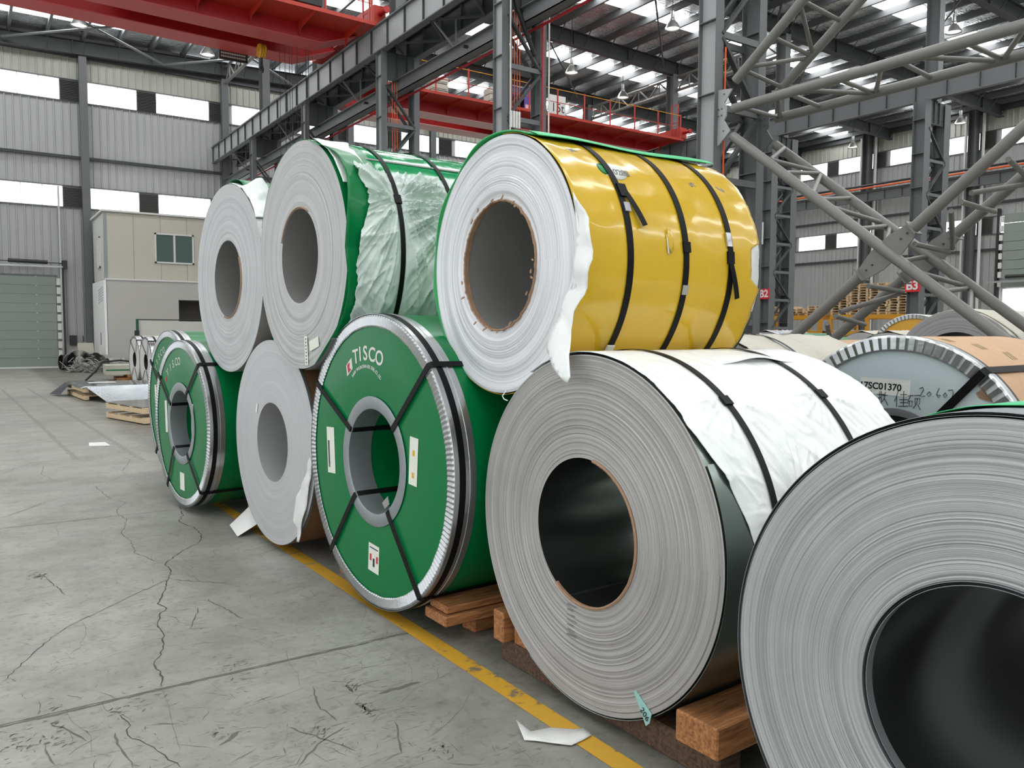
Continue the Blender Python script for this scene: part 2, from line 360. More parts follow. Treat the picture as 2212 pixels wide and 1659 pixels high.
cracks = [
 [(1.06, 9.38), (1.07, 9.0), (1.1, 8.56), (1.2, 8.34), (1.08, 8.04), (1.06, 7.81), (1.09, 7.55), (.98, 7.08), (1.0, 6.74), (.97, 6.38), (1.07, 6.04)],
 [(1.58, 7.86), (1.53, 7.47), (1.45, 7.26), (1.51, 6.91), (1.5, 6.64), (1.42, 6.42), (1.29, 6.28), (1.09, 5.96), (1.1, 5.77), (1.03, 5.55), (.97, 5.34), (.9, 5.12), (.92, 5.0), (.88, 4.93), (.82, 4.75), (.82, 4.55), (.77, 4.32), (.71, 4.19), (.71, 4.0), (.69, 3.89)],
 [(1.06, 5.6), (.77, 5.34), (.57, 5.14), (.4, 4.99), (.3, 4.82), (.17, 4.55), (.08, 4.36)],
 [(.49, 3.71), (.5, 3.58), (.48, 3.5), (.54, 3.38), (.56, 3.3), (.59, 3.21), (.61, 3.12)],
 [(.18, 8.21), (.39, 8.48), (.59, 8.81), (.83, 8.9), (1.06, 9.01)], [(.71, 11.12), (.64, 10.46), (.71, 10.05), (.8, 9.79)],
 [(.26, 10.7), (.58, 11.4), (.79, 11.5)], [(1.61, 11.3), (1.65, 11.05), (1.57, 10.7), (1.43, 10.18), (1.45, 9.94), (1.2, 9.58)]]
for i, c in enumerate(cracks): part('crack', ribbon(c, .0075 if i == 1 else .0045, jit=.008), m_crack, fl)
part('crack', ribbon([(-.2, 7.9), (.17, 7.78), (1.49, 7.74)], .006), m_crack, fl)
skids = [[(1.07, 5.56), (1.37, 5.26)], [(1.08, 4.9), (.96, 4.58)], [(1.16, 5.04), (1.25, 4.58)], [(1.25, 3.07), (1.1, 3.0), (.98, 2.88)], [(1.05, 3.2), (1.13, 3.04), (1.21, 2.86)],
 [(1.27, 3.51), (1.22, 3.32), (1.24, 3.14)], [(.44, 3.55), (.46, 3.22)], [(1.49, 3.28), (1.71, 3.28)], [(1.4, 3.44), (1.4, 3.35)], [(1.37, 3.25), (1.39, 3.15), (1.43, 3.13)],
 [(.78, 3.2), (.82, 3.23), (.87, 3.28)], [(.23, 3.78), (.29, 3.67), (.34, 3.53)], [(1.44, 3.0), (1.35, 2.75)], [(.35, 6.2), (.45, 5.6)], [(.2, 3.6), (.22, 3.4)]]
for i, c in enumerate(skids): part('scuff_mark', ribbon(c, .02 if i in (7, 8, 9, 10) else .008, z=.001, jit=.008), m_skid, fl)
mbs = MB(); rs = random.Random(5)
def scuff(x0_, y0_, a_, l_, w_):
    q_ = [(x0_, y0_)]
    for j in range(3): a_ += rs.gauss(0, .22); q_.append((q_[-1][0]+math.cos(a_)*l_/3, q_[-1][1]+math.sin(a_)*l_/3))
    r_ = ribbon(q_, w_, z=.0009, jit=.0015); mbs.add(r_.v, r_.f)
def blob(x, y, r_, n):
    for k in range(n):
        c_ = (x+rs.gauss(0, r_), y+rs.gauss(0, r_*1.6)); m_ = rs.uniform(.002, .008); t0_ = rs.gauss(.4, .5)
        mbs.add([(c_[0]+m_*2.6*rs.uniform(.6, 1)*math.cos(j*1.05)*math.cos(t0_)-m_*.6*math.sin(j*1.05)*math.sin(t0_), c_[1]+m_*2.6*math.cos(j*1.05)*math.sin(t0_)+m_*.6*rs.uniform(.5, 1)*math.sin(j*1.05)*math.cos(t0_), .001) for j in range(6)], [tuple(range(6))])
cl = [(1.3, 5.0), (1.1, 5.6), (1.45, 6.0), (.9, 4.6), (1.6, 4.6), (1.2, 4.2), (.5, 3.6), (.3, 3.3), (.9, 3.0), (1.2, 2.9), (1.5, 3.2), (1.35, 2.6), (.6, 3.0), (1.6, 2.5), (.4, 5.3), (.3, 4.4), (1.4, 7.0), (.7, 6.6), (1.7, 3.7), (1.0, 3.5)]
for cx_, cy_ in cl:
    a0_ = rs.uniform(0, 3.1)
    for k in range(30):
        l_ = rs.choice((.02, .03, .05, .12)); scuff(cx_+rs.gauss(0, .14), cy_+rs.gauss(0, .22), a0_+rs.gauss(0, .5), l_*rs.uniform(.6, 1.4), rs.uniform(.0012, .004))
for k in range(45): scuff(rs.uniform(0, 1.8), rs.uniform(2.4, 7.5), rs.uniform(0, 3.1), rs.uniform(.2, .7), rs.uniform(.001, .0022))
for x_, y_, r_, n_ in ((.33, 6.15, .03, 50), (1.42, 3.42, .02, 26), (1.39, 3.18, .025, 30), (.1, 3.66, .04, 40), (.22, 3.6, .03, 24), (.48, 3.74, .02, 16), (.8, 3.3, .02, 12), (1.15, 3.05, .03, 18), (1.0, 3.95, .05, 24), (.6, 3.83, .04, 22), (.25, 3.83, .05, 26), (1.5, 2.7, .03, 18)): blob(x_, y_, r_, n_)
part('small_scuffs', mbs, m_skid, fl, kind='stuff')
part('joint_smear', ribbon([(-.6, 3.86), (.3, 3.86), (.9, 3.87), (1.6, 3.86), (2.2, 3.87)], .02, z=.0008, jit=.005), m_skid, fl)
# painted lane line, broken by a few gaps; two faded ones across the aisle
yl = [(-3, 2.1), (1.7, 2.03), (2.47, 2.005), (2.52, 2.0), (4.7, 1.93), (6.9, 1.88), (9.5, 1.84)]
for a, b in ((-4, 2.47), (2.51, 5.4), (5.42, 9.6)):
    part('yellow_line', ribbon([(2.02-(a-1.9)*.018, a), (2.02-(b-1.9)*.018, b)], .098, z=.0016), m_paint, fl)
part('faded_line', ribbon([(1.32, 26), (1.78, 10.9)], .075, jit=.012), m_oldline, fl)
part('faded_line', ribbon([(.72, 25.8), (1.09, 11.4)], .075, jit=.012), m_oldline, fl)

# ---- cladding and glazing of a wall along one axis
def rib_panel(w, h, d=.05):
    """one profiled sheet: flat pans with raised ribs every 0.29 m, along +x, facing -y"""
    mb = MB(); prof = []; n = max(1, round(w/.29)); p = w/n
    for i in range(n): prof += [(i*p, 0), (i*p+p-.07, 0), (i*p+p-.05, -d), (i*p+p-.02, -d)]
    prof.append((w, 0)); k = len(prof)
    mb.add([(x, y, 0) for x, y in prof]+[(x, y, h) for x, y in prof], [(i, i+1, k+i+1, k+i) for i in range(k-1)]); return mb
_pm = {}
def panel_mesh(w, h, mat):
    key = (round(w, 3), round(h, 3), mat.name)
    if key not in _pm: _pm[key] = rib_panel(w, h).mesh('wall_panel', mat)
    return _pm[key]
def box_mesh(key, w, d, h, mat, extra=None):
    if key not in _pm:
        mb = MB().box(0, w, -d, 0, 0, h)
        if extra: extra(mb)
        _pm[key] = mb.mesh(key, mat)
    return _pm[key]
def slats(mb):
    for i in range(13): mb.prism([(0, -.05, .03+i*.065), (0, -.09, .015+i*.065), (0, -.05, .05+i*.065)], (.78, 0, 0))
pane_me = MB().box(.025, .735, -.02, 0, .02, .85).mesh('window_pane', m_pane)
half_me = MB().box(.012, .40, -.02, 0, .012, .848).mesh('window_pane_half', m_pane)
lou_me = box_mesh('louver', .78, .05, .86, m_louver, slats)
def wall(name, origin, ang, length, holes=(), first=0, bands=((6.78, 7.66), (11.2, 12.08))):
    """local x along the wall, local -y into the hall"""
    root = part(name, MB().box(-.2, length+.2, .02, .2, 0, 14), m_clad, kind='structure', loc=origin, rot=(0, 0, ang))
    n = math.ceil(length/2.9)
    levels = ((1.1, 6.76, m_clad), (7.7, 11.17, m_clad), (12.1, 13.0, m_clad_i))
    for z0, z1, mt in levels:
        for i in range(n):
            x0 = i*2.9; w = min(2.9, length-x0)
            if any(h[0] < x0+w-.1 and h[1] > x0+.1 and z0 < h[2] for h in holes): continue
            link('wall_panel', panel_mesh(w, z1-z0, mt), root, (x0, -.001, z0))
    part('sill_wall', MB().box(0, length, -.02, .02, 0, 1.1), m_plaster, root) if not holes else None
    for z0, z1 in bands:
        part('window_sill_rail', MB().box(0, length, -.06, 0, z0-.05, z0), m_steel, root)
        part('window_head_rail', MB().box(0, length, -.06, 0, z1, z1+.03), m_steel, root)
        x = first
        while x < length-.4:
            if x >= 0:
                link('window_pane', half_me, root, (x+.2, -.01, z0))
            for k in range(7):
                xx = x+.6+k*.76
                if xx < 0 or xx > length-.8: continue
                if k in (2, 6): link('louver', lou_me, root, (xx, -.01, z0))
                else: link('window_pane', pane_me, root, (xx, -.01, z0))
            x += 6.0
    return root
# back wall (y = 39): runs along +x
wbk = wall('wall_back', (XL, YB, 0), 0, XR-XL, first=.36)
for o in [c for c in wbk.children if c.name.startswith('wall_panel') and c.location.z < 2 and c.location.x < 5.5-XL]:
    pass
part('girt', MB().box(XL, XR, YB-.16, YB-.05, 8.8, 8.92), m_steel_d, kind='structure')
part('eaves_beam', MB().box(XL, XR, YB-.2, YB-.02, 13.0, 13.6), m_ceiling_d, kind='structure')
# right wall (x = 44.3): local x runs towards -y from the back corner
wrt = wall('wall_right', (XR, YB, 0), -PI/2, YB-YN, first=.1)
part('girt', MB().box(XR-.16, XR-.05, YN, YB, 8.3, 8.42), m_steel_d, kind='structure')
part('girt', MB().box(XR-.16, XR-.05, YN, YB, 5.9, 6.02), m_steel_d, kind='structure')
part('eaves_beam', MB().box(XR-.2, XR-.02, YN, YB, 13.0, 13.6), m_ceiling_d, kind='structure')
# unseen left wall, left open below to let sky light onto the coil faces
wl = part('wall_left', MB().box(XL-.2, XL, YN, YB, 6.0, 14).box(XL-.2, XL, 30, YB, 0, 6).box(XL-.2, XL, 14, 18, 0, 6), m_clad, kind='structure')
for z0 in (6.78, 11.2):
    for k in range(17):
        part('window_pane', MB().box(XL, XL+.02, YN+.4+k*3.1, YN+2.8+k*3.1, z0, z0+.87), m_pane, wl)
part('wall_front', MB().box(XL, XR, YN-.2, YN, 6.5, 14).box(3, XR, YN-.2, YN, 0, 6.5), m_clad, kind='structure')  # unseen end wall, closed on the right so light comes mainly from the left

# ---- roof: crinkled foil sheet, purlins, rafters, roof lights
mb = MB(); xs = [XL-.3, 18, XR+.3]
for i, x in enumerate(xs):
    pass
mb.add([(XL-.3, YN-.3, roofz(XL)), (18, YN-.3, roofz(18)), (XR+.3, YN-.3, roofz(XR)), (XL-.3, YB+.3, roofz(XL)), (18, YB+.3, roofz(18)), (XR+.3, YB+.3, roofz(XR)),
        (XL-.3, YN-.3, roofz(XL)+.12), (18, YN-.3, roofz(18)+.12), (XR+.3, YN-.3, roofz(XR)+.12), (XL-.3, YB+.3, roofz(XL)+.12), (18, YB+.3, roofz(18)+.12), (XR+.3, YB+.3, roofz(XR)+.12)],
       [(0, 3, 4, 1), (1, 4, 5, 2), (6, 7, 10, 9), (7, 8, 11, 10), (0, 1, 7, 6), (1, 2, 8, 7), (3, 9, 10, 4), (4, 10, 11, 5), (0, 6, 9, 3), (2, 5, 11, 8)])
ceil_ = part('ceiling', mb, m_foil, kind='structure')
pur = MB().box(-.035, .035, YN, YB, -.24, -.005).box(-.035, .07, YN, YB, -.255, -.235).mesh('purlin', m_steel)
PX_ = [XL+.5+1.32*i for i in range(40)]
for x in PX_:
    if x < XR-.2: link('purlin', pur, ceil_, (x, 0, roofz(x)))
lt = MB().box(.05, 1.27, -.5, .5, -.035, -.012).mesh('roof_light', m_sky)
for yy in (17.75, 23.75, 29.75, 36.5):
    for x in PX_[:-1]:
        if x < 4 and yy < 30 or (yy < 20 and x < 14): continue
        link('roof_light', lt, ceil_, (x, yy, roofz(x+.66)))
    if yy < 30: part('roof_light', MB().box(XL+1, 4 if yy > 20 else 14, yy-.5, yy+.5, -.035, -.012), m_sky, ceil_, loc=(0, 0, roofz(XL if yy > 20 else 2)))
for yy in (11.75, 5.75, -.25, -6.25, -12):
    part('roof_light', MB().box(XL+1, 18, yy-.5, yy+.5, -.035, -.012), m_sky, ceil_, loc=(0, 0, roofz(XL)-.02))
    part('roof_light', MB().box(18, XR-1, yy-.5, yy+.5, -.035, -.012), m_sky, ceil_, loc=(0, 0, roofz(XR)-.02))
def ibeam(mb, p, q, w, h, tf=.02, tw=.012, up=(0, 0, 1)):
    p, q, up = Vector(p), Vector(q), Vector(up)
    mb.beam(p, q, tw, h-2*tf, up)
    mb.beam(p+up*(h/2-tf/2), q+up*(h/2-tf/2), w, tf, up); mb.beam(p-up*(h/2-tf/2), q-up*(h/2-tf/2), w, tf, up); return mb
YC = [2.8+6*i-.04 for i in range(-2, 6)]+[38.6]
YC = [-9.25, -3.25, 2.76, 8.75, 14.75, 20.75, 26.75, 32.75, 38.6]
for y in YC:
    mb = MB()
    for a, b in ((XL, 18), (18, XR)):
        ibeam(mb, (a, y, roofz(a)-.55), (b, y, roofz(b)-.55), .26, .58, .03, .02)
        xx = a+3
        while xx < b-1: mb.beam((xx, y-.12, roofz(xx)-.82), (xx, y-.12, roofz(xx)-.28), .02, .1, (0, 1, 0)); xx += 3
    part('rafter', mb, m_steel_d, ceil_)
    if y > 12:
        mb = MB()
        for x in PX_:
            if x < XR-.2:
                for s in (-1, 1): mb.beam((x+.02, y+s*.1, roofz(x)-.8), (x+.02, y+s*.62, roofz(x)-.2), .03, .03)
        part('fly_braces', mb, m_steel_d, ceil_, kind='stuff')
# roof rod bracing in the far bay
for x0 in (1.5, 7.5):
    part('brace_rod', MB().tube([(x0, 33, 13.45), (x0+6, 38.4, 13.2)], .05, 6), m_steel, ceil_)
    part('brace_rod', MB().tube([(x0+6, 33, 13.45), (x0, 38.4, 13.2)], .05, 6), m_steel, ceil_)
for x0 in (20, 29):
    for y0 in (14.9, 20.9, 26.9):
        part('brace_rod', MB().tube([(x0, y0, 13.35), (x0+6, y0+5.6, 13.35)], .035, 6), m_steel_d, ceil_)

# ================================================================ STEEL FRAME
def hsec(mb, x, y, z0, z1, wx, dy, t=.014):
    """upright H section: web facing x, flanges facing y"""
    mb.box(x-t/2, x+t/2, y-dy/2+t, y+dy/2-t, z0, z1); mb.box(x-wx/2, x+wx/2, y-dy/2, y-dy/2+t, z0, z1); mb.box(x-wx/2, x+wx/2, y+dy/2-t, y+dy/2, z0, z1); return mb
def laced_column(label, y, x1, x2, ztop=9.24, roof=True, sign=None, wx=.17, dy=.36, lac=None):
    t = thing('laced_column', label, 'column', (0, 0, 0), 0, None)
    for x in (x1, x2):
        leg = part('leg', hsec(MB(), x, y, 0.02, ztop, wx, dy), m_steel, t)
        z = .9
        st = MB()
        while z < ztop-.3: st.box(x-wx/2, x+wx/2, y-dy/2+.014, y+dy/2-.014, z, z+.014); z += 1.1
        part('stiffener', st, m_steel, leg)
    z = .7; k = 0
    while z < ztop-1.2:
        for yy in (y-dy/2+.03, y+dy/2-.03):
            part('lacing_bar', MB().beam((x1+.06, yy, z if k % 2 else z+1.05), (x2-.06, yy, z+1.05 if k % 2 else z), .05, .09, (0, 1, 0)), m_steel_d, t)
            part('tie_bar', MB().beam((x1+.06, yy, z), (x2-.06, yy, z), .05, .1, (0, 0, 1)), m_steel, t)
        z += 1.1; k += 1
    part('cap_box', MB().box(x1+.08, x2-.08, y-.16, y-.14, ztop-.75, ztop).box(x1+.4, x1+.42, y-.2, y-.16, ztop-.7, ztop).box(x1+.7, x1+.72, y-.2, y-.16, ztop-.7, ztop), m_steel_d, t)
    part('base_plate', MB().box(x1-.3, x2+.3, y-.3, y+.3, 0, .02), m_steel_d, t)
    if roof:
        xm = (x1+x2)/2
        part('upper_shaft', hsec(MB(), xm, y, ztop, roofz(xm)-.84, .3, .45), m_steel, t)
    return t
A1, A2 = 9.66, 10.66
names = {8.83: 'nearest grey laced column right of the yellow coil carrying the tube braces', 14.75: 'grey laced column behind the yellow coil with orange cables between its legs',
         20.75: 'grey laced column behind the middle stacked coil with dark cables between its legs', 26.75: 'fourth laced column from the right under the left crane beam',
         32.75: 'farthest laced column of the near row, close to the back wall', 2.76: 'near laced column at the right edge where the tube braces end'}
for y in (2.76, 8.83, 14.75, 20.75, 26.75, 32.75):
    c = laced_column(names[y], y, A1, A2)
    if y in (14.75, 20.75):
        ca = m_pipe_o
        for i in range(5):
            part('cable', MB().tube([(A1+.14+i*.07, y-.1, 9.0), (A1+.15+i*.07, y-.1, 5.2)], .009, 6), (m_pipe_o if (i > 1 or y < 15) and i else m_dark), c)
    if y == 14.75:
        part('white_downpipe', MB().tube([(A2+.12, y-.22, 5), (A2+.12, y-.22, 8.9), (A2+.05, y-.22, 9.05)], .018, 6), m_trim_w, c)
        part('white_downpipe', MB().tube([(A1+.1, y-.22, 5), (A1+.1, y-.22, 8.95), (A1+.17, y-.22, 9.1)], .018, 6), m_trim_w, c)
        part('red_pipe', MB().tube([(A2-.05, y-.22, 0.1), (A2-.05, y-.22, 8.9)], .022, 6), m_pipe_r, c)
        for i in range(4): part('cable_socket', MB().box(A1+.11+i*.07, A1+.155+i*.07, y-.22, y-.16, 6.0, 6.35), m_trim_w, c)
        part('conduit', MB().tube([(A1+.12, y-.2, 9), (A1+.3, y-.2, 8.5), (A1+.75, y-.2, 7.6)], .05, 6), m_black_d, c)
    if y == 8.83:
        part('red_pipe', MB().tube([(A1+.11, y-.2, .1), (A1+.11, y-.2, 6.0)], .014, 6), m_pipe_o, c)
        # gusset plates where the tubes meet the column
        for xx in (A1, A2):
            part('gusset_plate', MB().prism([(xx-.012, y-.1, 5.35), (xx-.012, y-.45, 5.3), (xx-.012, y-.3, 5.12), (xx-.012, y-.34, 5.06), (xx-.012, y-.34, 4.92), (xx-.012, y-.3, 4.86), (xx-.012, y-.42, 4.68), (xx-.012, y-.2, 4.5), (xx-.012, y-.1, 4.5)], (.024, 0, 0)), m_steel_w if xx == A1 else m_steel, c)
            for q in ((.26, 5.04), (.2, 5.04), (.26, 4.94), (.2, 4.94), (.3, 4.7), (.3, 5.25)):
                part('bolt', MB().tube([(xx-.03, y-q[0], q[1]), (xx-.012, y-q[0], q[1])], .012, 6), m_steel, c)
    part('lit_web_face', MB().box(A1-.01, A1-.008, y-.166, y+.166, .1, 9.2), m_steel_w, c)  # pale sheet on the web's aisle side only, its lit tone painted in
# runway beams over the near column row
def runway(label, x, y0, y1, z0=9.26, z1=10.0, face=-1, w=.2, web=m_steel_w):
    t = thing('runway_beam', label, 'beam')
    part('web', MB().box(x-.01, x+.01, y0, y1, z0+.03, z1-.03), web, t)
    part('top_flange', MB().box(x-w/2, x+w/2, y0, y1, z1-.03, z1), m_steel, t)
    part('bottom_flange', MB().box(x-w/2, x+w/2, y0, y1, z0, z0+.03), m_steel, t)
    part('crane_rail', MB().box(x-.03, x+.03, y0, y1, z1, z1+.08), m_steel_d, t)
    y = y1-.1; me = MB().box(-.07, .07, -.008, .008, z0+.03, z1-.03).mesh('stiffener', m_steel_d)
    while y > max(y0, -3): link('stiffener', me, t, (x, y, 0)); y -= 1.03
    return t
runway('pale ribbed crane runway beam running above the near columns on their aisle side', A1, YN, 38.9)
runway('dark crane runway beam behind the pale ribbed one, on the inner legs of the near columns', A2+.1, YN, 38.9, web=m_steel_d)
part('walkway_plate', MB().box(A1+.17, A2-.1, YN, 38.9, 9.95, 9.97), m_steel_d, label='dark steel walkway plate between the two beams over the near columns', cat='walkway')
mb = MB(); y = -2
t = thing('surge_truss', 'light truss bracing hung below the walkway between the paired crane beams', 'truss')
while y < 38:
    part('truss_web', MB().beam((A1+.05, y, 9.28), (A2, y+1, 9.28), .05, .05).beam((A2, y+1, 9.28), (A1+.05, y+2, 9.28), .05, .05), m_steel_d, t); y += 2
t = thing('cable_trough', 'long grey channel hung between the legs of the near columns below the crane beams', 'trough')
part('channel', MB().box(10.12, 10.14, YN, 38.9, 8.25, 8.55).box(10.12, 10.4, YN, 38.9, 8.25, 8.27).box(10.38, 10.4, YN, 38.9, 8.25, 8.4), m_steel, t)
part('side_flange', MB().box(10.02, 10.14, YN, 38.9, 8.53, 8.55), m_steel, t)
part('conductor', MB().box(10.44, 10.47, YN, 38.9, 8.18, 8.23), m_pipe_r, t)
for y in (5, 11, 17.5, 23.3, 29.5, 35.5):
    part('hanger_rod', MB().tube([(10.15, y, 8.5), (9.8, y+.5, 9.28)], .03, 6).tube([(10.2, y+.1, 8.5), (10.2, y+.1, 9.3)], .025, 6), m_steel, t)
    part('bracket', MB().beam((10.0, y-.6, 8.4), (10.5, y-.6, 8.4), .06, .06), m_dark, t)

# second row of columns (B) and its runway
BX1, BX2 = 26.2, 27.4
for y, lab in ((8.75, 'dark laced column of the middle row beyond the right edge'), (14.75, 'dark laced column bearing the red B3 sign'), (20.75, 'dark laced column bearing the red B2 sign'), (26.75, 'dark shafted column of the middle row standing by the end of the far red crane'), (32.75, 'farthest dark column of the middle row')):
    laced_column(lab, y, BX1, BX2, wx=.36, dy=.42)
runway('dark ribbed crane runway beam along the middle row above the crossed tubes', 26.44, YN, 38.9, web=m_steel)
for tx, y in (('B2', 20.75), ('B3', 14.75)):
    s = thing('bay_sign', 'red square sign with white letters %s on a dark column' % tx, 'sign', (BX1-.2, y, 3.13 if tx == 'B2' else 3.19))
    part('board', MB().box(-.02, 0, -.26, .26, -.2, .2), m_sign, s)
    o = link('lettering', text_mesh(tx, .4, m_trim_w, .003, bold=.012), s); place(o, (-.025, 0, 0), (0, -1, 0), (0, 0, 1))
s = part('notice_board', MB().box(BX1-.22, BX1-.2, 20.85, 21.15, 5.08, 5.94), m_trim_w, label='plain pale board fixed high on the column above the B2 sign', cat='sign')
# right wall runway with its orange conductor, wall columns and downpipes
runway('dark runway beam along the right wall under the orange conductor pipe', 43.4, YN, 38.9, 9.2, 9.75, web=m_steel)
part('conductor_pipe', MB().tube([(43.1, YN, 9.92), (43.1, 38.9, 9.92)], .05, 6), m_pipe_o, label='long orange conductor pipe along the right wall beam', cat='pipe')
part('conductor_pipe', MB().tube([(43.2, YN, 10.08), (43.2, 38.9, 10.08)], .06, 6), m_dark, label='long black cable above the orange conductor pipe', cat='pipe')
for k, y in enumerate((33.8, 27.9, 21.9, 15.9, 9.9)):
    t = thing('wall_column', 'grey column against the right wall, %s from the back corner' % ('first', 'second', 'third', 'fourth', 'fifth')[k], 'column')
    part('shaft', hsec(MB(), XR-.4, y, 0, 13.2, .5, .35), m_steel, t)
    for q in (-.45, .45):
        p = part('downpipe', MB().tube([(XR-.3, y+q, 0), (XR-.3, y+q, 13)], .08, 6), m_trim_w, label='white downpipe beside the %s wall column, %s side' % (('first', 'second', 'third', 'fourth', 'fifth')[k], 'left' if q > 0 else 'right'), cat='pipe')
for k, x in enumerate((-1.5, 4.36, 10.15, 16.3, 21.0, 27)):
    t = thing('wall_column', 'grey column against the back wall, %s from the left' % ('first', 'second', 'third', 'fourth', 'fifth', 'sixth')[k], 'column')
    part('shaft', MB().box(x-.15, x+.15, YB-.42, YB-.4, 0, 13.1).box(x-.01, x+.01, YB-.4, YB-.16, 0, 13.1).box(x-.15, x+.15, YB-.18, YB-.16, 0, 13.1), m_steel, t)
# tube truss ties between upper shafts
def tie(label, x, y0, y1, z0, z1):
    t = thing('tie_truss', label, 'truss')
    part('chord', MB().tube([(x, y0, z0), (x, y1, z0)], .07, 8), m_tube, t, 40); part('chord', MB().tube([(x, y0, z1), (x, y1, z1)], .06, 8), m_tube, t, 40)
    n = 4; d = (y1-y0)/n
    for i in range(n):
        part('web_member', MB().tube([(x, y0+i*d, z0), (x, y0+(i+.5)*d, z1)], .035, 6).tube([(x, y0+(i+.5)*d, z1), (x, y0+(i+1)*d, z0)], .035, 6), m_tube, t)
        part('web_member', MB().tube([(x, y0+(i+.5)*d, z0), (x, y0+(i+.5)*d, z1)], .03, 6), m_tube, t)
tie('pale tube truss high on the left between back wall and column', 10.2, 33, 38.6, 12.95, 13.62)
tie('tube truss under the roof between the far columns of the middle row', 26.9, 27, 32.5, 12.5, 13.1)
tie('tube truss under the roof above the B2 column', 26.9, 21, 26.5, 12.5, 13.1)
# crossed tube bracing: two parallel planes tied together
def braces():
    t = thing('tube_bracing', 'big crossed bracing of paired grey tubes to the right of the yellow coil', 'bracing')
    rT = .07; ye = 2.76
    lo = {}
    for x in (A1, A2):
        nm = 'brace_tube'
        for p, q in (((x, 8.36, 5.0), (x, ye+.3, 5.0)), ((x, 8.36, 4.592), (x, 3.1, .583)), ((x, 3.1, 4.85), tuple(Vector((x, 5.83, 2.66))+Vector((0, -.337, .268)))), (tuple(Vector((x, 5.83, 2.66))+Vector((0, .337, -.268))), (x, 8.3, .70)), ((x, 8.33, 5.4), (x, 3.0, 9.1))):
            part(nm, MB().tube([p, q], rT, 16), m_tube, t, 40)
        # crossing plates
        c = Vector((x-.075, 5.83, 2.66)); d1 = Vector((0, .79, -.62)).normalized(); d2 = Vector((0, .62, .79))
        pl = MB()
        e = Vector((0, .78, -.62)).normalized(); g = Vector((0, .62, .78)).normalized()
        c = Vector((x-.012, 5.83, 2.66))
        pl.prism([c-e*.43-g*.085, c-e*.43+g*.085, c-e*.16+g*.15, c+e*.16+g*.15, c+e*.43+g*.085, c+e*.43-g*.085, c+e*.16-g*.15, c-e*.16-g*.15], (.02, 0, 0))
        for s in (-1, 1): pl.beam(c+e*(s*.43)-g*.1+Vector((.01, 0, 0)), c+e*(s*.43)+g*.1+Vector((.01, 0, 0)), .16, .02, e)
        gp = part('gusset_plate', pl, m_tube, t)
        for s in (-.34, -.24, .24, .34): part('bolt', MB().tube([c+e*s+Vector((-.012, 0, 0)), c+e*s], .014, 6), m_steel_d, gp)
    # ties between the two planes, alternately square and raking
    def P(x, k, u):
        a, b = (((8.36, 5.0), (3.06, 5.0)), ((8.36, 4.592), (3.1, .583)), ((3.1, 4.85), (8.3, .70)), ((8.33, 5.4), (3.0, 9.1)))[k]
        return (x, a[0]+(b[0]-a[0])*u, a[1]+(b[1]-a[1])*u)
    T = {0: [(8.24, 8.3), (7.4, 7.55), (6.62, 6.7), (7.58, 8.25), (7.2, 6.75), (6.02, 6.65), (5.77, 5.88), (4.97, 5.0), (4.34, 4.97), (5.56, 5.08), (4.2, 4.3)],
         1: [(7.7, 8.15), (7.69, 7.6), (7.41, 7.55), (6.97, 7.5), (6.85, 7.0), (6.7, 6.5), (6.28, 6.43), (5.89, 6.38), (5.7, 5.85), (5.57, 5.35), (5.2, 5.3), (4.8, 5.25), (4.3, 4.4), (4.7, 4.3)],
         2: [(5.5, 5.55), (5.07, 5.5), (4.96, 5.0), (4.85, 4.65), (4.46, 4.6), (6.1, 6.15), (6.5, 6.18), (6.57, 6.7), (6.69, 7.2), (7.09, 7.22), (7.5, 7.6)],
         3: [(8.17, 8.25), (8.1, 7.8), (7.68, 7.75), (7.25, 7.7), (7.19, 7.25), (6.6, 6.7), (6.6, 6.2), (5.9, 6.0), (5.2, 5.9), (4.9, 5.0)]}
    for k, L_ in T.items():
        (ya, za), (yb, zb) = (((8.36, 5.0), (3.06, 5.0)), ((8.3, 4.62), (3.1, .45)), ((3.1, 4.7), (8.3, .45)), ((8.33, 5.4), (3.0, 9.1)))[k]
        zz = lambda y: za+(zb-za)*(y-ya)/(yb-ya)
        for y1, y2 in L_:
            part('tie_tube', MB().tube([(A1+.05, y1, zz(y1)), (A2-.05, y2, zz(y2))], .032, 10), m_tube, t, 40)
braces()

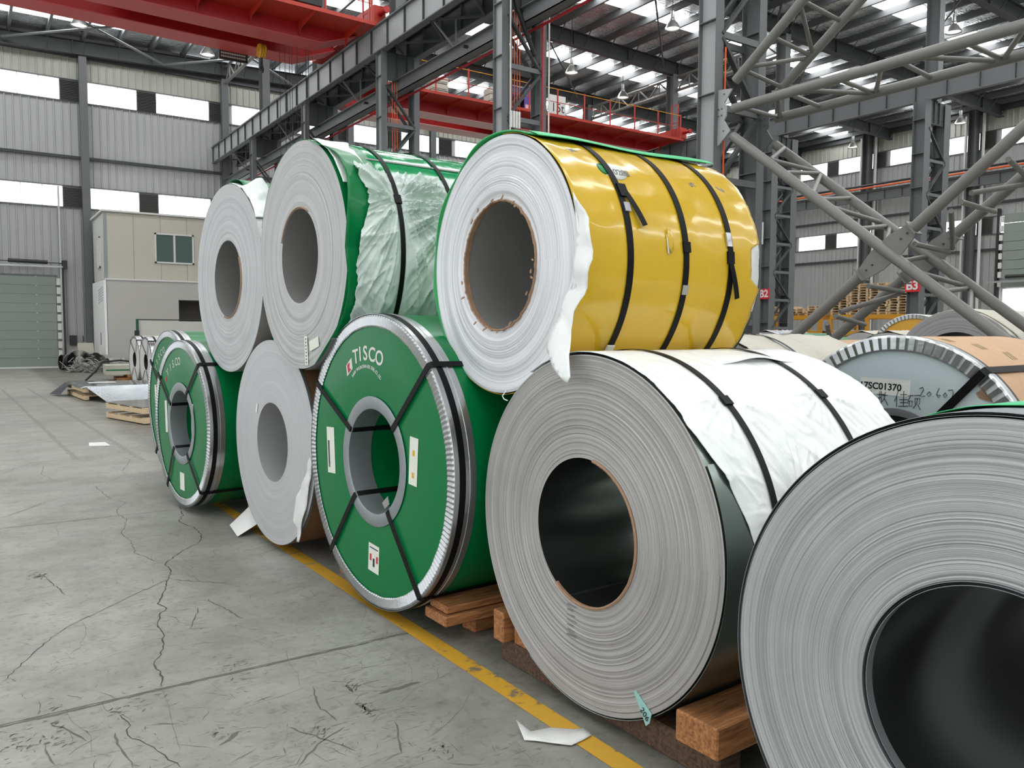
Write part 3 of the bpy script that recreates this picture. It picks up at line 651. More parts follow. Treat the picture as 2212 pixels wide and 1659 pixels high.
# ================================================================ CRANES
def crane(label, x0, x1, y, body, walk, flange, haunch=True):
    t = thing('overhead_crane', label, 'crane')
    for k, yy in enumerate((y, y+1.5)):
        zb, zt = 9.6, 10.12
        mb = MB()
        hx = x1-1.3
        mb.prism([(x0+.3, yy, 10.0), (x0+1.4, yy, zb), (hx, yy, zb), (x1-.25, yy, 10.0), (x1-.25, yy, zt), (x0+.3, yy, zt)], (0, .6, 0))
        g = part('main_girder', mb, body, t)
        part('bottom_flange', MB().beam((x0+1.4, yy+.3, zb-.01), (hx, yy+.3, zb-.01), .78, .025).beam((hx, yy+.3, zb-.01), (x1-.25, yy+.3, 9.99), .78, .025), flange, g)
        part('top_flange', MB().box(x0+.3, x1-.25, yy-.08, yy+.68, zt, zt+.025), body, g)
        part('trolley_rail', MB().box(x0+.5, x1-.5, yy+.28, yy+.33, zt+.025, zt+.1), m_steel_d, g)
    # walkway with brackets and railing on the near side
    w = part('walkway', MB().box(x0+.4, x1-.12, y-1.12, y-.02, 10.0, 10.03).box(x0+.4, x1-.12, y-1.14, y-1.12, 9.98, 10.08), walk, t)
    part('cable_tray', MB().box(x0+.4, x1-.7, y-.9, y-.65, 10.03, 10.16), m_steel, t)
    x = x1-.6
    while x > x0+.6:
        part('walkway_bracket', MB().prism([(x, y-1.1, 10.0), (x, y-1.1, 9.95), (x, y-.15, 9.82), (x, y-.02, 9.64), (x, y, 9.64), (x, y, 10.0)], (.02, 0, 0)), walk, w)
        x -= 1.35
    x = x1-.3; k = 0
    while x > x0+.5:
        part('rail_post', MB().box(x-.025, x+.025, y-1.12, y-1.08, 10.03, 11.05 if k % 2 else 11.1), walk, w); x -= 1.35; k += 1
    for z in (10.55, 11.05):
        part('hand_rail', MB().tube([(x0+.5, y-1.1, z), (x1-.3, y-1.1, z)], .014, 6), m_hook if z > 11 else walk, w)
    # end carriages with buffers and wheels
    for xx in (x0, x1):
        e = part('end_carriage', MB().box(xx-.18, xx+.18, y-1.0, y+3.3, 10.14, 10.6), walk, t)
        part('buffer', MB().tube([(xx, y-1.02, 10.38), (xx, y-1.35, 10.38)], .07, 10).tube([(xx, y-1.35, 10.38), (xx, y-1.42, 10.38)], .1, 10), m_red, e)
        part('wheel_guard', MB().box(xx-.1, xx+.1, y-1.0, y-.6, 10.08, 10.16), m_dark, e)
        part('ladder', MB().box(xx-.3, xx-.26, y-.95, y-.9, 10.0, 11.6).box(xx-.3, xx-.26, y-.55, y-.5, 10.0, 11.6).box(xx-.29, xx-.27, y-.95, y-.5, 10.4, 10.43).box(xx-.29, xx-.27, y-.95, y-.5, 10.8, 10.83).box(xx-.29, xx-.27, y-.95, y-.5, 11.2, 11.23).box(xx-.29, xx-.27, y-.95, y-.5, 11.57, 11.6), walk, e)
    return t
c1 = crane('red overhead crane at top left whose end rides on the pale runway beam', XL+.4, A1, 22.0, m_red, m_orange, m_pink)
c2 = crane('red overhead crane farther off, behind the stacked coils and between the column rows', A2+.1, 26.44, 26.65, m_red, m_orange, m_pink_w)
part('trolley', MB().box(3.4, 8.0, 22.2, 23.9, 10.22, 10.45).box(4.3, 6.6, 22.3, 23.0, 10.45, 11.0), m_red, c1)
part('drive_chain', MB().box(5.4, 8.1, 21.3, 21.45, 10.3, 10.5), m_dark, c1)
# hook block hanging from the near crane
def turn(o, px_, py_, deg):
    a_ = R(deg); o.rotation_euler = (0, 0, a_); o.location = (px_-(math.cos(a_)*px_-math.sin(a_)*py_), py_-(math.sin(a_)*px_+math.cos(a_)*py_), 0)
turn(c1, A1, 23.0, 2.6)
h = thing('hook_block', 'yellow sheave block with a dark hook hung under the top left crane', 'hook', (7.1, 23.1, 9.45))
part('sheave', MB().lathe_x([(-.1, .02), (-.1, .17), (-.06, .2), (-.03, .17), (0, .2), (.03, .17), (.06, .2), (.1, .17), (.1, .02)], 20), m_hook, h, 30)
part('hook', MB().tube([(0, 0, -.18), (0, 0, -.3), (.0, .05, -.38), (0, .1, -.46), (0, .06, -.56), (0, -.04, -.58), (0, -.11, -.5), (0, -.1, -.43)], [.03, .035, .04, .045, .045, .04, .03, .012], 8), m_dark, h, 50)
part('hoist_rope', MB().tube([(0, -.12, .05), (0, -.12, 1.55)], .01, 5).tube([(0, .12, .05), (0, .12, 1.55)], .01, 5), m_dark, h)
t = thing('trailing_cables', 'thin dark ropes hanging straight down below the top left crane', 'cable')
for px_ in (7.45, 7.6, 7.73, 7.8, 7.95, 8.2, 8.28): part('rope', MB().tube([(px_, 22.62, 9.9), (px_, 22.62, 2.5)], .008, 5), m_dark, t)
s = part('name_plate', MB().box(6.2, 7.0, 24.1, 24.12, 9.35, 9.62), m_dark, label='black plate with tiny text hung below the top left crane girder', cat='sign')
for q in range(14):
    for j in range(2): part('printed_mark', MB().box(6.25+q*.05, 6.285+q*.05, 24.095, 24.1, 9.42+j*.09, 9.47+j*.09), m_cream, s)
# boxes and gear standing on the far crane
for k, x in enumerate((14.4, 16.9)):
    for z in range(3):
        part('resistor_box', MB().box(x-.35, x+.35, 26.0, 26.45, 10.05+z*.25, 10.27+z*.25).box(x-.3, x+.3, 25.98, 26.0, 10.1+z*.25, 10.14+z*.25), m_cream, None, label='cream resistor box, %s of three in the %s stack on the far crane walkway' % (('bottom', 'middle', 'top')[z], ('left', 'right')[k]), cat='box')
part('motor_cover', MB().lathe_x([(0, .05), (0, .38), (.1, .42), (1.2, .42), (1.3, .38), (1.3, .05)], 20), m_blue, None, 30, loc=(17.4, 26.9, 10.9), label='navy blue motor drum on the far crane trolley', cat='motor')
part('trolley_frame', MB().box(17.1, 20.2, 26.7, 28.3, 10.22, 10.46), m_orange, c2)
pp = thing('purple_sign', 'purple sheet with a white diamond mark on the far crane', 'sign', (18.9, 26.4, 10.62))
part('board', MB().box(-.5, .5, 0, .03, -.5, .55), m_purple, pp); part('strip', MB().box(-.45, .45, -.01, 0, -.45, -.1), m_pink_w, pp)
part('diamond', MB().prism([(0, -.012, .4), (.2, -.012, .15), (0, -.012, -.1), (-.2, -.012, .15)], (0, .01, 0)), m_trim_w, pp)
pp = thing('capacity_board', 'pale board lettered 15t on the far crane', 'sign', (20.0, 26.35, 10.6))
part('board', MB().box(-.4, .4, 0, .03, -.45, .5), m_trim_w, pp)
o = link('lettering', text_mesh('15t', .5, m_ink, .002), pp); place(o, (0, -.006, 0), (1, 0, 0), (0, 0, 1))

# ---- bell lamps
def lamp():
    t = thing('bell_lamp', '', 'lamp')
    part('shade', MB().lathe_z([(.06, .38), (.1, .34), (.1, .28), (.17, .2), (.25, .05), (.27, 0), (.255, 0), (.235, .05), (.155, .19), (.09, .27)], 20), m_lampsh, t, 35)
    part('lens', MB().lathe_z([(0, .06), (.12, .05), (.2, .04), (.24, .04)], 20), m_lampglow, t)
    part('gear_housing', MB().lathe_z([(0, .62), (.06, .61), (.07, .56), (.07, .38), (.05, .38)], 12), m_lampsh, t, 35)
    return t
L0 = lamp()
spots = [(3.5, 31.6, 11.95, 'bell lamp under the roof at far top left above the ribbed wall'), (7.8, 32, 11.9, 'bell lamp below the red crane at top left'),
 (16.3, 20.4, 12.0, 'bell lamp at the top centre edge beside the tall column'), (20.4, 20.4, 12, 'bell lamp in front of the nearer roof light strip, centre top'),
 (20.5, 26.1, 12, 'bell lamp hanging over the far red crane'), (27.6, 22.6, 12, 'bell lamp seen between the crossed tubes, left of the dark shaft'),
 (28.6, 15.1, 12, 'bell lamp right of the dark shaft at top right'), (39.6, 20.4, 11.6, 'bell lamp near the right wall windows, nearer one'), (40, 26.3, 11.6, 'bell lamp near the right wall windows, farther one'),
 (24.5, 27.5, 12, 'bell lamp close to the tube truss by the far crane end')]
for i, (x, y, z, lab) in enumerate(spots):
    if i == 0: o = L0; o.location = (x, y, z); o['label'] = lab
    else: o = dup(L0, location=(x, y, z), label=lab)
for o in [q for q in SC.objects if q.get('category') == 'lamp']:
    h_ = roofz(o.location.x)-o.location.z-.01; part('cord', MB().tube([(0, 0, .6), (0, 0, h_)], .014, 5), m_dark, o)

# ================================================================ OFFICE, DOORS, LEFT BACKGROUND
def win(parent, x0, x1, y, z0, z1, axis='x', sashes=2):
    """sliding window: frame, sashes with glass; axis x faces -y, axis y faces -x"""
    fw = .06; mb = MB(); g = []
    def bx(a0, a1, d0, d1, z0_, z1_, m=mb):
        if axis == 'x': m.box(a0, a1, y+d0, y+d1, z0_, z1_)
        else: m.box(y+d0, y+d1, a0, a1, z0_, z1_)
    bx(x0, x1, -.05, .02, z0, z0+fw); bx(x0, x1, -.05, .02, z1-fw, z1); bx(x0, x0+fw, -.05, .02, z0, z1); bx(x1-fw, x1, -.05, .02, z0, z1)
    n = sashes
    for i in range(1, n): xm = x0+(x1-x0)*i/n; bx(xm-.035, xm+.035, -.045, .02, z0, z1)
    w = part('window_frame', mb, m_trim_w, parent)
    for i in range(n):
        m2 = MB(); bx(x0+(x1-x0)*i/n+.05, x0+(x1-x0)*(i+1)/n-.05, -.015, 0, z0+.06, z1-.06, m2); part('pane', m2, m_glass_g if n == 2 and axis == 'x' else m_cream_l, w)
of = thing('site_office', 'two storey cabin office, cream above and white below, against the back wall', 'office')
OX0, OX1, OY0, OY1 = 4.55, 10.5, 35.0, 38.3
# upper storey
wlls = part('upper_wall', MB().box(OX0, OX1, OY0, OY1, 3.6, 6.2), m_cream, of)
for k in range(6): part('wall_panel', MB().box(OX0+.02+k*1.0, OX0+1.0+k*1.0, OY0-.025, OY0, 3.62, 6.18), m_cream, wlls)
for k in range(3): part('wall_panel', MB().box(OX0-.025, OX0, OY0+k*1.1, OY0+1.08+k*1.1, 3.62, 6.18), m_cream_l, wlls)
part('roof_edge', MB().box(OX0-.12, OX1+.1, OY0-.12, OY1, 6.2, 6.27), m_trim_w, of)
part('corner_trim', MB().box(OX0-.05, OX0+.05, OY0-.05, OY0+.05, 3.6, 6.2), m_galv_m, of)
win(of, 6.33, 7.82, OY0-.03, 4.3, 5.5)
win(of, 36.2, 36.9, OX0-.03, 4.1, 5.35, 'y')
lo = part('lower_wall', MB().box(OX0+.0, 7.18, OY0-.1, OY1, 0, 3.6).box(7.18, OX1, OY0-.1, OY1, 2.84, 3.6).box(8.4, OX1, OY0-.1, OY1, 0, 2.84).box(7.18, 8.4, OY1-.3, OY1, 0, 2.84), m_plaster, of)
part('ledge', MB().box(OX0-.06, OX1, OY0-.14, OY0-.02, 3.56, 3.62), m_trim_w, of)
part('doorway_dark_sheet', MB().box(7.2, 8.38, OY0+1.0, OY0+1.05, 0, 2.84), simple('dark_interior', rgb(96, 92, 86), .8), of)  # dark sheet painted as the unlit room behind the door opening
bd = part('insulation_board', MB().box(OX0-.1, OX0-.02, OY0-.12, OY1, 0.02, 3.56), m_board, of)
for k in range(4):
    for j in range(6): part('stencil_mark', MB().box(OX0-.104, OX0-.1, 35.35+k*.33, 35.48+k*.33, 2.75-k*.03+j*.1, 2.81-k*.03+j*.1), m_ink_g, bd)
for y_, z_ in ((36.0, 1.2), (37.6, 1.3), (35.2, 1.15)):
    part('stencil_mark', MB().box(OX0-.104, OX0-.1, y_, y_+.22, z_-.2, z_+.3), m_ink_g if y_ == 36.0 else m_board, bd)
# sectional door in the back wall
d = part('door_1', MB().box(-.6, 3.2, YB-.12, YB-.02, 3.84, 3.9), m_steel, None, kind='structure')
for k in range(10):
    z0 = .06+k*.378
    part('door_section', MB().box(-1.2, 3.14, YB-.1, YB-.05, z0, z0+.37), m_door_g, d)
    for xx in (.9, 2.4): part('handle', MB().box(xx, xx+.06, YB-.13, YB-.1, z0+.34, z0+.37), m_trim_w, d)
    part('hinge_bracket', MB().box(3.16, 3.36, YB-.16, YB-.1, z0+.02, z0+.3), m_trim_w, d)
part('guide_track', MB().box(3.38, 3.44, YB-.3, YB-.1, 0, 4.5), m_dark, d)
part('guide_track', MB().box(3.3, 3.37, YB-.2, YB-.1, 0, 7.6), m_galv, d)
part('spring_tube', MB().tube([(-1, YB-.35, 4.42), (1.0, YB-.35, 4.42)], .06, 10).tube([(1.45, YB-.35, 4.42), (2.85, YB-.35, 4.4)], .08, 10).tube([(-1, YB-.35, 4.42), (3.5, YB-.35, 4.38)], .02, 6), m_dark, d)
part('header_rail', MB().box(-1.2, 3.5, YB-.32, YB-.25, 4.2, 4.27), m_galv, d)
part('drum_box', MB().box(3.4, 3.56, YB-.5, YB-.2, 4.15, 4.5), m_dark, d)
part('bottom_seal', MB().box(-1.2, 3.14, YB-.13, YB-.04, .0, .06), m_trim_w, d)
o = thing('socket_box', 'small black socket box with a looped cable by the roller door', 'box', (3.72, YB-.12, .95))
part('box', MB().box(-.12, .14, -.08, .1, 0, .42), m_dark, o); part('cable', MB().tube([(.1, -.1, .1), (.3, -.1, .05), (.38, -.1, .2), (.36, -.1, .4)], .02, 6), m_dark, o)
# right wall door: raised grey sections above a bright opening
d = part('door_2', MB().box(XR-.3, XR-.1, 20.5, 20.62, 0, 8.0), m_dark, None, kind='structure')
for k in range(8):
    part('door_section', MB().box(XR-.24, XR-.18, 15.5, 20.3, 3.95+k*.47, 4.4+k*.47), m_door_g, d)
    part('hinge_bracket', MB().box(XR-.3, XR-.2, 20.32, 20.48, 4.0+k*.47, 4.3+k*.47), m_trim_w, d)
part('spring_tube', MB().tube([(XR-.5, 15.5, 4.5), (XR-.5, 20.0, 4.5)], .09, 8), m_dark, d)
part('header_rail', MB().box(XR-.6, XR-.5, 15.5, 20.9, 4.2, 4.3), m_galv, d)
for k in range(14): part('shutter_slat', MB().box(XR-.28, XR-.24, 15.5, 20.2, .05+k*.275, .31+k*.275), m_pane, d)

# scrap strap bundles on the floor by the door
def scrap_roll(x, y, r, w, rz, lab, dark=False):
    t = thing('strap_roll', lab, 'scrap', (x, y, r+.02), rz, None)
    mb = MB()
    for k in range(5):
        rr_ = r*(1-.12*k); mb.lathe_x([(-w/2*(.8+.2*random.random()), rr_), (w/2*(.8+.2*random.random()), rr_*.98)], 20)
    part('coiled_strap', mb, m_dark if dark else m_tin, t, 40)
    part('loose_end', MB().tube([(0, 0, r), (.2, r*.9, r*.9), (.1, r*1.4, r*.3), (.3, r*1.7, -r*.8)], .012, 4), m_tin, t)
for i, (x, y, r_, w, rz, lab, dk) in enumerate([
    (3.2, 36.3, .3, .4, .3, 'dark loose roll of scrap strap, first from the roller door', True), (3.55, 35.0, .4, .5, 1.3, 'big black roll of scrap strap with an open centre', True),
    (3.95, 34.6, .3, .5, 1.1, 'bright metal roll of scrap strap next to the black roll', False), (4.25, 34.2, .33, .45, .8, 'silver roll of scrap strap before the cabin corner', False),
    (4.05, 35.6, .35, .4, 2.0, 'crumpled silver roll behind the other scrap rolls', False), (4.6, 33.5, .27, .6, .2, 'small silver roll of strap nearest the stacked boards', False)]):
    scrap_roll(x, y, r_, w, rz, lab, dk)
mb = MB()
for k in range(240):
    x = random.uniform(3.2, 5.4); y = 34.3-.9*(x-3.9)+random.uniform(-.4, .3); z = random.uniform(.02, .2)
    p = Vector((x, y, z)); pts = [p]
    for j in range(4): p = p+Vector((random.uniform(-.22, .22), random.uniform(-.2, .2), random.uniform(-.12, .2))); p.z = max(.02, min(.55, p.z)); pts.append(p.copy())
    mb.tube(pts, .012, 4)
part('tangled_strapping', mb, m_tin, label='heap of tangled scrap steel strapping in front of the cabin', cat='scrap', kind='stuff')
part('leaning_board', MB().box(-.3, .3, -.01, .01, 0, 1.1), m_cream, loc=(4.0, 36.6, 0), rot=(R(-12), 0, .2), label='small grey board leaning against the cabin over the scrap', cat='board')
# low pack of sheets with a green band, on red-brown bearers
t = thing('sheet_pack', 'low wrapped sheet pack with a green stripe, on brown bearers beyond the two thin coils', 'pack', (4.6, 28.6, 0), -.05)
part('pack_body', MB().box(-1, 1.4, -.6, .6, .2, .5), m_dusty, t); part('green_stripe', MB().box(-1.005, 1.4, -.605, -.6, .33, .37), m_green, t)
for k in range(3): part('bearer', MB().box(-.7+k*.7, -.3+k*.7, -.62, .6, 0, .1), m_wood, t); part('bearer', MB().box(-.4+k*.7, -.1+k*.7, -.65, .6, .1, .2), m_wood, t)
part('loose_strap', MB().tube([(-1.6, -.9, .06), (-1.3, -.8, .35), (-1.1, -.7, .62), (-.6, -.6, .66), (.2, -.6, .55), (1.0, -.6, .52)], .03, 6), m_black_d, t, 40)
# green post with wire gate
t = thing('wire_gate', 'dark green post and rail gate behind the two thin coils', 'gate', (4.9, 30.5, 0))
part('post', MB().box(-.04, .04, -.04, .04, 0, 2.0), simple('dark_green_paint', rgb(24, 82, 58), .5), t)
part('top_rail', MB().tube([(0, 0, 1.98), (3.0, 0, 1.98)], .02, 6), m_dark, t); part('latch', MB().box(-.1, .05, -.08, .0, 1.3, 1.6), m_dark, t)
part('curtain', MB().box(.1, 3.0, .01, .03, .1, 1.93), m_cream_l, t)

# curved bright sheets draped over flat pallets
def skid(name, lab, cat, loc, rz, w, l, n, wood_=m_wood_p):
    t = thing(name, lab, cat, loc, rz)
    for k in range(n):
        z = .02+k*.17
        for j in range(3): part('runner', MB().box(-w/2+j*(w-.09)/2, -w/2+j*(w-.09)/2+.09, -l/2, l/2, z, z+.08), wood_, t)
        for j in range(max(3, int(l/.35))): yy = -l/2+(l-.1)*j/(max(3, int(l/.35))-1); part('deck_board', MB().box(-w/2, w/2, yy, yy+.1, z+.08, z+.1), wood_, t)
    return t
sk = skid('flat_pallet', 'flat wooden pallet under the draped bright sheet', 'pallet', (2.75, 21.9, 0), .06, 1.3, 2.4, 2)
def sheet(name, lab, pts, y0, y1, mat, loc, rz, cat='sheet'):
    mb = MB(); n = len(pts); ny = 8; vs = []
    for j in range(ny+1):
        for k, (x, z) in enumerate(pts): vs.append((x, y0+(y1-y0)*j/ny, z+.012*math.sin(j*1.7+k)))
    fs = [(j*n+k, j*n+k+1, (j+1)*n+k+1, (j+1)*n+k) for j in range(ny) for k in range(n-1)]
    mb.add(vs, fs); o = part(name, mb, mat, None, 60, loc=loc, rot=(0, 0, rz), label=lab, cat=cat)
    md = o.modifiers.new('thickness', 'SOLIDIFY'); md.thickness = .006; return o
sheet('draped_sheet', 'bright curved steel sheet draped over the flat pallet on the aisle', [(-.70, .285), (-.6, .315), (-.3, .325), (.0, .32), (.65, .318), (1.2, .30)], -1.2, 1.2, m_sheet, (2.75, 21.9, 0), .06)
mbq = MB(); t_ = part('front_flap', MB().prism([(-.62, -1.2, .32), (1.2, -1.2, .32), (1.4, -2.0, .03), (-.35, -2.0, .03)], (0, .01, .012)), m_sheet, None, loc=(2.75, 21.9, 0), rot=(0, 0, .06), label='shiny sheet flap sloping from the flat pallet to the floor', cat='sheet')
part('folded_corner', MB().prism([(-.70, .5, .29), (-.70, 1.2, .29), (-1.05, 1.1, .03), (-.9, .45, .05)], (.004, 0, .006)), m_steel_d, None, loc=(2.75, 21.9, 0), rot=(0, 0, .06), label='dark folded sheet corner drooping from the left end of the flat pallet', cat='sheet')
part('paper_label', MB().box(-.3, .3, -.1, .3, 0, .003), m_paper, None, loc=(2.7, 21.9, .335), label='white paper lying on the draped bright sheet', cat='paper')
sk2 = skid('short_pallet', 'short pallet pair with pale runners poking out left of the green coils', 'pallet', (3.05, 15.9, 0), .25, 1.6, 1.6, 2)
part('cover_sheet', MB().box(-.8, .8, -.8, .8, .395, .405), m_sheet, None, loc=(3.05, 15.95, -.1), rot=(0, 0, .25), label='thin steel sheet on top of the short pallets', cat='sheet')

# ================================================================ COILS
def groot(lab, c, Rr, yw, group='steel coils'):
    """Empty at the foot of the coil face; local x into the coil, local y away along the row"""
    t = thing('steel_coil', lab, 'coil', (c[0], c[1], c[2]-Rr), -R(yw), None); t['_R'] = Rr; return t
def body(root, Rr, rb, L, face, inner, outer, rings=46, amp=.0022, n=128, spec=None, cone=0, name='wound_strip'):
    prof = []; rnd = random.Random(int(Rr*1000))
    for i in range(rings+1):
        rad = rb+(Rr-rb)*i/rings
        x = 0 if i in (0, rings) else rnd.uniform(-amp, amp)
        if spec: x += spec(rad)
        prof.append((x, rad))
    o = part(name, MB().lathe_x(prof, n), face, root, 50, loc=(0, 0, Rr))
    e1 = prof[-1][0]; e0 = prof[0][0]
    part('outer_lap', MB().lathe_x([(e1+.0003, Rr), (L, Rr), (L, rb)], n), outer, root, 40, loc=(0, 0, Rr))
    part('bore_lining', MB().lathe_x([(e0+.0003, rb), (L-.0005, rb)], 72), inner, root, 40, loc=(0, 0, Rr))
    return o
def band(root, Rr, x, w=.032, mat=None, t0=0, t1=360, dr=.006, name='steel_strap', th=.0025, n=128):
    return part(name, MB().lathe_x([(x-w/2, Rr+dr), (x-w/2, Rr+dr+th), (x+w/2, Rr+dr+th), (x+w/2, Rr+dr)], n, 0, t0, t1), mat or m_black, root, 40, loc=(0, 0, Rr))
def pol(rad, deg, x=0): return Vector((x, rad*math.cos(R(deg)), rad*math.sin(R(deg))))
def strap_path(root, Rr, pts, nrm, w=.032, th=.003, mat=None, name='steel_strap'):
    """flat strap through local points (relative to the axis); nrm: surface normal per point"""
    mb = MB(); vs = []
    pts = [Vector(p) for p in pts]
    for i, p in enumerate(pts):
        d = (pts[min(i+1, len(pts)-1)]-pts[max(0, i-1)]).normalized(); n_ = Vector(nrm[i]).normalized(); s = d.cross(n_).normalized()
        vs += [p-s*w/2, p+s*w/2, p+s*w/2+n_*th, p-s*w/2+n_*th]
    fs = [(i*4+k, i*4+(k+1) % 4, i*4+4+(k+1) % 4, i*4+4+k) for i in range(len(pts)-1) for k in range(4)]+[(3, 2, 1, 0), tuple(len(pts)*4-4+k for k in range(4))]
    mb.add(vs, fs); return part(name, mb, mat or m_black, root, 30, loc=(0, 0, Rr))
def shell(root, name, Rr, x0, x1, t0, t1, mat, dr=.004, nx=40, nt=120, wr=0, ws=6, th=.002, rag0=0, rag1=0, lift=None, seedv=0, smooth=60, anis=(1, 1, 1), **k):
    """wrapper lying on the mantle: x0/x1 are numbers or functions of the angle; wr = wrinkle height"""
    mb = MB(); vs = []
    f0 = x0 if callable(x0) else (lambda t: x0); f1 = x1 if callable(x1) else (lambda t: x1)
    for i in range(nt+1):
        t = t0+(t1-t0)*i/nt; a, b = f0(t), f1(t)
        if rag0: a += rag0*noise.noise(Vector((t*.12, seedv, 1)))+rag0*.3*noise.noise(Vector((t*.6, seedv, 2)))
        if rag1: b += rag1*noise.noise(Vector((t*.12, seedv, 5)))+rag1*.3*noise.noise(Vector((t*.6, seedv, 6)))
        for j in range(nx+1):
            x = a+(b-a)*j/nx; rad = Rr+dr
            if wr:
                p = pol(Rr, t, x); p = Vector((p.x*anis[0], p.y*anis[1], p.z*anis[2]))*ws+Vector((seedv, 0, 0))
                q = 1-abs(noise.noise(p))*2; rad += wr*(max(0, q)**2*.8+.35*abs(noise.noise(p*2.7))+.15*abs(noise.noise(p*6)))
            if lift: rad += lift(x, t)
            vs.append(pol(rad, t, x))
    n = nx+1
    mb.add(vs, [(i*n+j, i*n+j+1, (i+1)*n+j+1, (i+1)*n+j) for i in range(nt) for j in range(nx)])
    o = part(name, mb, mat, root, smooth, loc=(0, 0, Rr), **k)
    md = o.modifiers.new('thickness', 'SOLIDIFY'); md.thickness = th; md.offset = 1
    return o
def gathered(knots, straps, amp, Rr, seed=0, base=.35, reach=.32, loose=1.0):
    def fn(x, t):
        c = 1
        for xs_ in straps: c *= 1-math.exp(-((x-xs_)/.045)**2)
        h = 0; ws = 0
        for xk, tk in knots:
            u, v = x-xk, Rr*R(t-tk); d = math.hypot(u, v)+1e-4; a = math.atan2(v, u)
            q = 1-2*abs(noise.noise(Vector((math.cos(a)*5+seed, math.sin(a)*5, d*1.3))))
            q2 = 1-2*abs(noise.noise(Vector((math.cos(a)*11+seed, math.sin(a)*11, d*3+7))))
            w = math.exp(-(d/reach)**2); h += w*(max(0, q)**3*1.1+max(0, q2)**3*.5)*min(1, d/.12); ws += w
        p = pol(Rr, t, x)*4.2+Vector((seed, 3, 0)); p2 = Vector((p.x*1.6+p.z*1.3, p.y*.5, (p.z-p.x)*.35))
        r_ = max(0, 1-2*abs(noise.noise(p2)))**3*.8+max(0, 1-2*abs(noise.noise(p2*2.3)))**4*.4
        return amp*c*(h+loose*r_*max(0, 1-ws)+.12*abs(noise.noise(p*.7)))
    return fn
def sag(mb_pts, root, name, Rr, mat, dx=0, wob=.01, th=.0015, bend=None, **k):
    """crumpled flat sheet from an outline in the face plane (y, z from the axis)"""
    import mathutils.geometry as mg
    P = [Vector((y, z)) for y, z in mb_pts]
    ys_ = [p.x for p in P]; zs_ = [p.y for p in P]
    # resample the outline, then fill a fine grid and triangulate
    out = []
    for a, b in zip(P, P[1:]+P[:1]):
        n = max(1, int((b-a).length/.03))
        for i in range(n): out.append(a.lerp(b, i/n))
    n0 = len(out); pts = list(out)
    def inside(q):
        c = False
        for a, b in zip(out, out[1:]+out[:1]):
            if (a.y > q.y) != (b.y > q.y) and q.x < (b.x-a.x)*(q.y-a.y)/(b.y-a.y)+a.x: c = not c
        return c
    y = min(ys_)
    while y < max(ys_):
        z = min(zs_)
        while z < max(zs_):
            q = Vector((y+random.uniform(-.006, .006), z+random.uniform(-.006, .006)))
            if inside(q) and min((q-o).length for o in out) > .014: pts.append(q)
            z += .027
        y += .027
    v, e, fc, *_ = mg.delaunay_2d_cdt(pts, [(i, (i+1) % n0) for i in range(n0)], [], 1, 1e-5)
    mb = MB(); vs = []
    for q in v:
        w = noise.noise(Vector((q.x*9, q.y*9, 3)))*wob+wob*1.3*(1-2*abs(noise.noise(Vector((q.x*4, q.y*4, 8)))))
        bb = bend(q.x, q.y) if bend else 0
        vs.append((dx+w+bb, q.x+1.33*bb, q.y))
    mb.add(vs, fc)
    o = part(name, mb, mat, root, 70, loc=(0, 0, Rr), **k); md = o.modifiers.new('thickness', 'SOLIDIFY'); md.thickness = th; return o
def buckle(root, Rr, x, deg, mat=m_galv, w=.04, l=.05, dr=.0):
    p = pol(Rr+dr+.004, deg, x); o = part('strap_seal', MB().box(-w/2, w/2, -l/2, l/2, -.004, .006), mat, root)
    place(o, (p.x, p.y, p.z+Rr), (1, 0, 0), pol(1, deg+90)); return o
def sticker(root, Rr, c, w, h, mat=m_sticker, tilt=0, x=-.004, name='sticker'):
    o = part(name, MB().box(-w/2, w/2, -h/2, h/2, 0, .0012), mat, root)
    up = Vector((0, math.sin(R(tilt)), math.cos(R(tilt)))); right = Vector((0, -math.cos(R(tilt)), math.sin(R(tilt))))
    place(o, (x, c[0], c[1]+Rr), right, up); return o
def face_text(root, Rr, s, c, size, mat, tilt=0, x=-.005, bold=0, name='lettering'):
    o = link(name, text_mesh(s, size, mat, .0006, bold=bold), root)
    up = Vector((0, math.sin(R(tilt)), math.cos(R(tilt)))); right = Vector((0, -math.cos(R(tilt)), math.sin(R(tilt))))
    place(o, (x, c[0], c[1]+Rr), right, up); return o
def arc_text(root, Rr, s, rad, mid, size, mat, adv, x=-.005, bold=0):
    g = None; mb = []
    n = len(s)
    for i, ch in enumerate(s):
        if ch == ' ': continue
        a = mid+(i-(n-1)/2)*adv          # clockwise reading = increasing angle seen from the front
        p = pol(rad, a)
        face_text(root, Rr, ch, (p.y, p.z), size, mat, tilt=90-a if False else (90-a), x=x, bold=bold, name='letter')
def rim_ring(root, Rr, r0_, r1_, mat, x=-.012, n=180, teeth=True, t0=0, t1=360, amp=.006, lip=.09, name='edge_ring'):
    """crimped metal edge protector: radial corrugations on the face and a lip on the mantle"""
    mb = MB(); vs = []; m = n*2
    cnt = int(m*(t1-t0)/360); full = t1-t0 >= 360; k = cnt if full else cnt+1
    for i in range(k):
        t = t0+(t1-t0)*i/cnt; a = amp if (teeth and i % 2) else 0; a0 = 0 if full or True else 0
        prof = [(x-a*.2, r0_+(.004*noise.noise(Vector((i*.15, 0, 0))) if teeth else 0)), (x-a, r0_+.008), (x-a, r1_-.012), (x-.0, r1_-.002), (x+.006, r1_+.003), (lip, r1_+.003)]
        vs += [pol(b, t, a_) for a_, b in prof]
    P = 6; fs = [(i*P+a, ((i+1) % k)*P+a, ((i+1) % k)*P+a+1, i*P+a+1) for i in range(cnt) for a in range(P-1)]
    mb.add(vs, fs); return part(name, mb, mat, root, 12, loc=(0, 0, Rr))

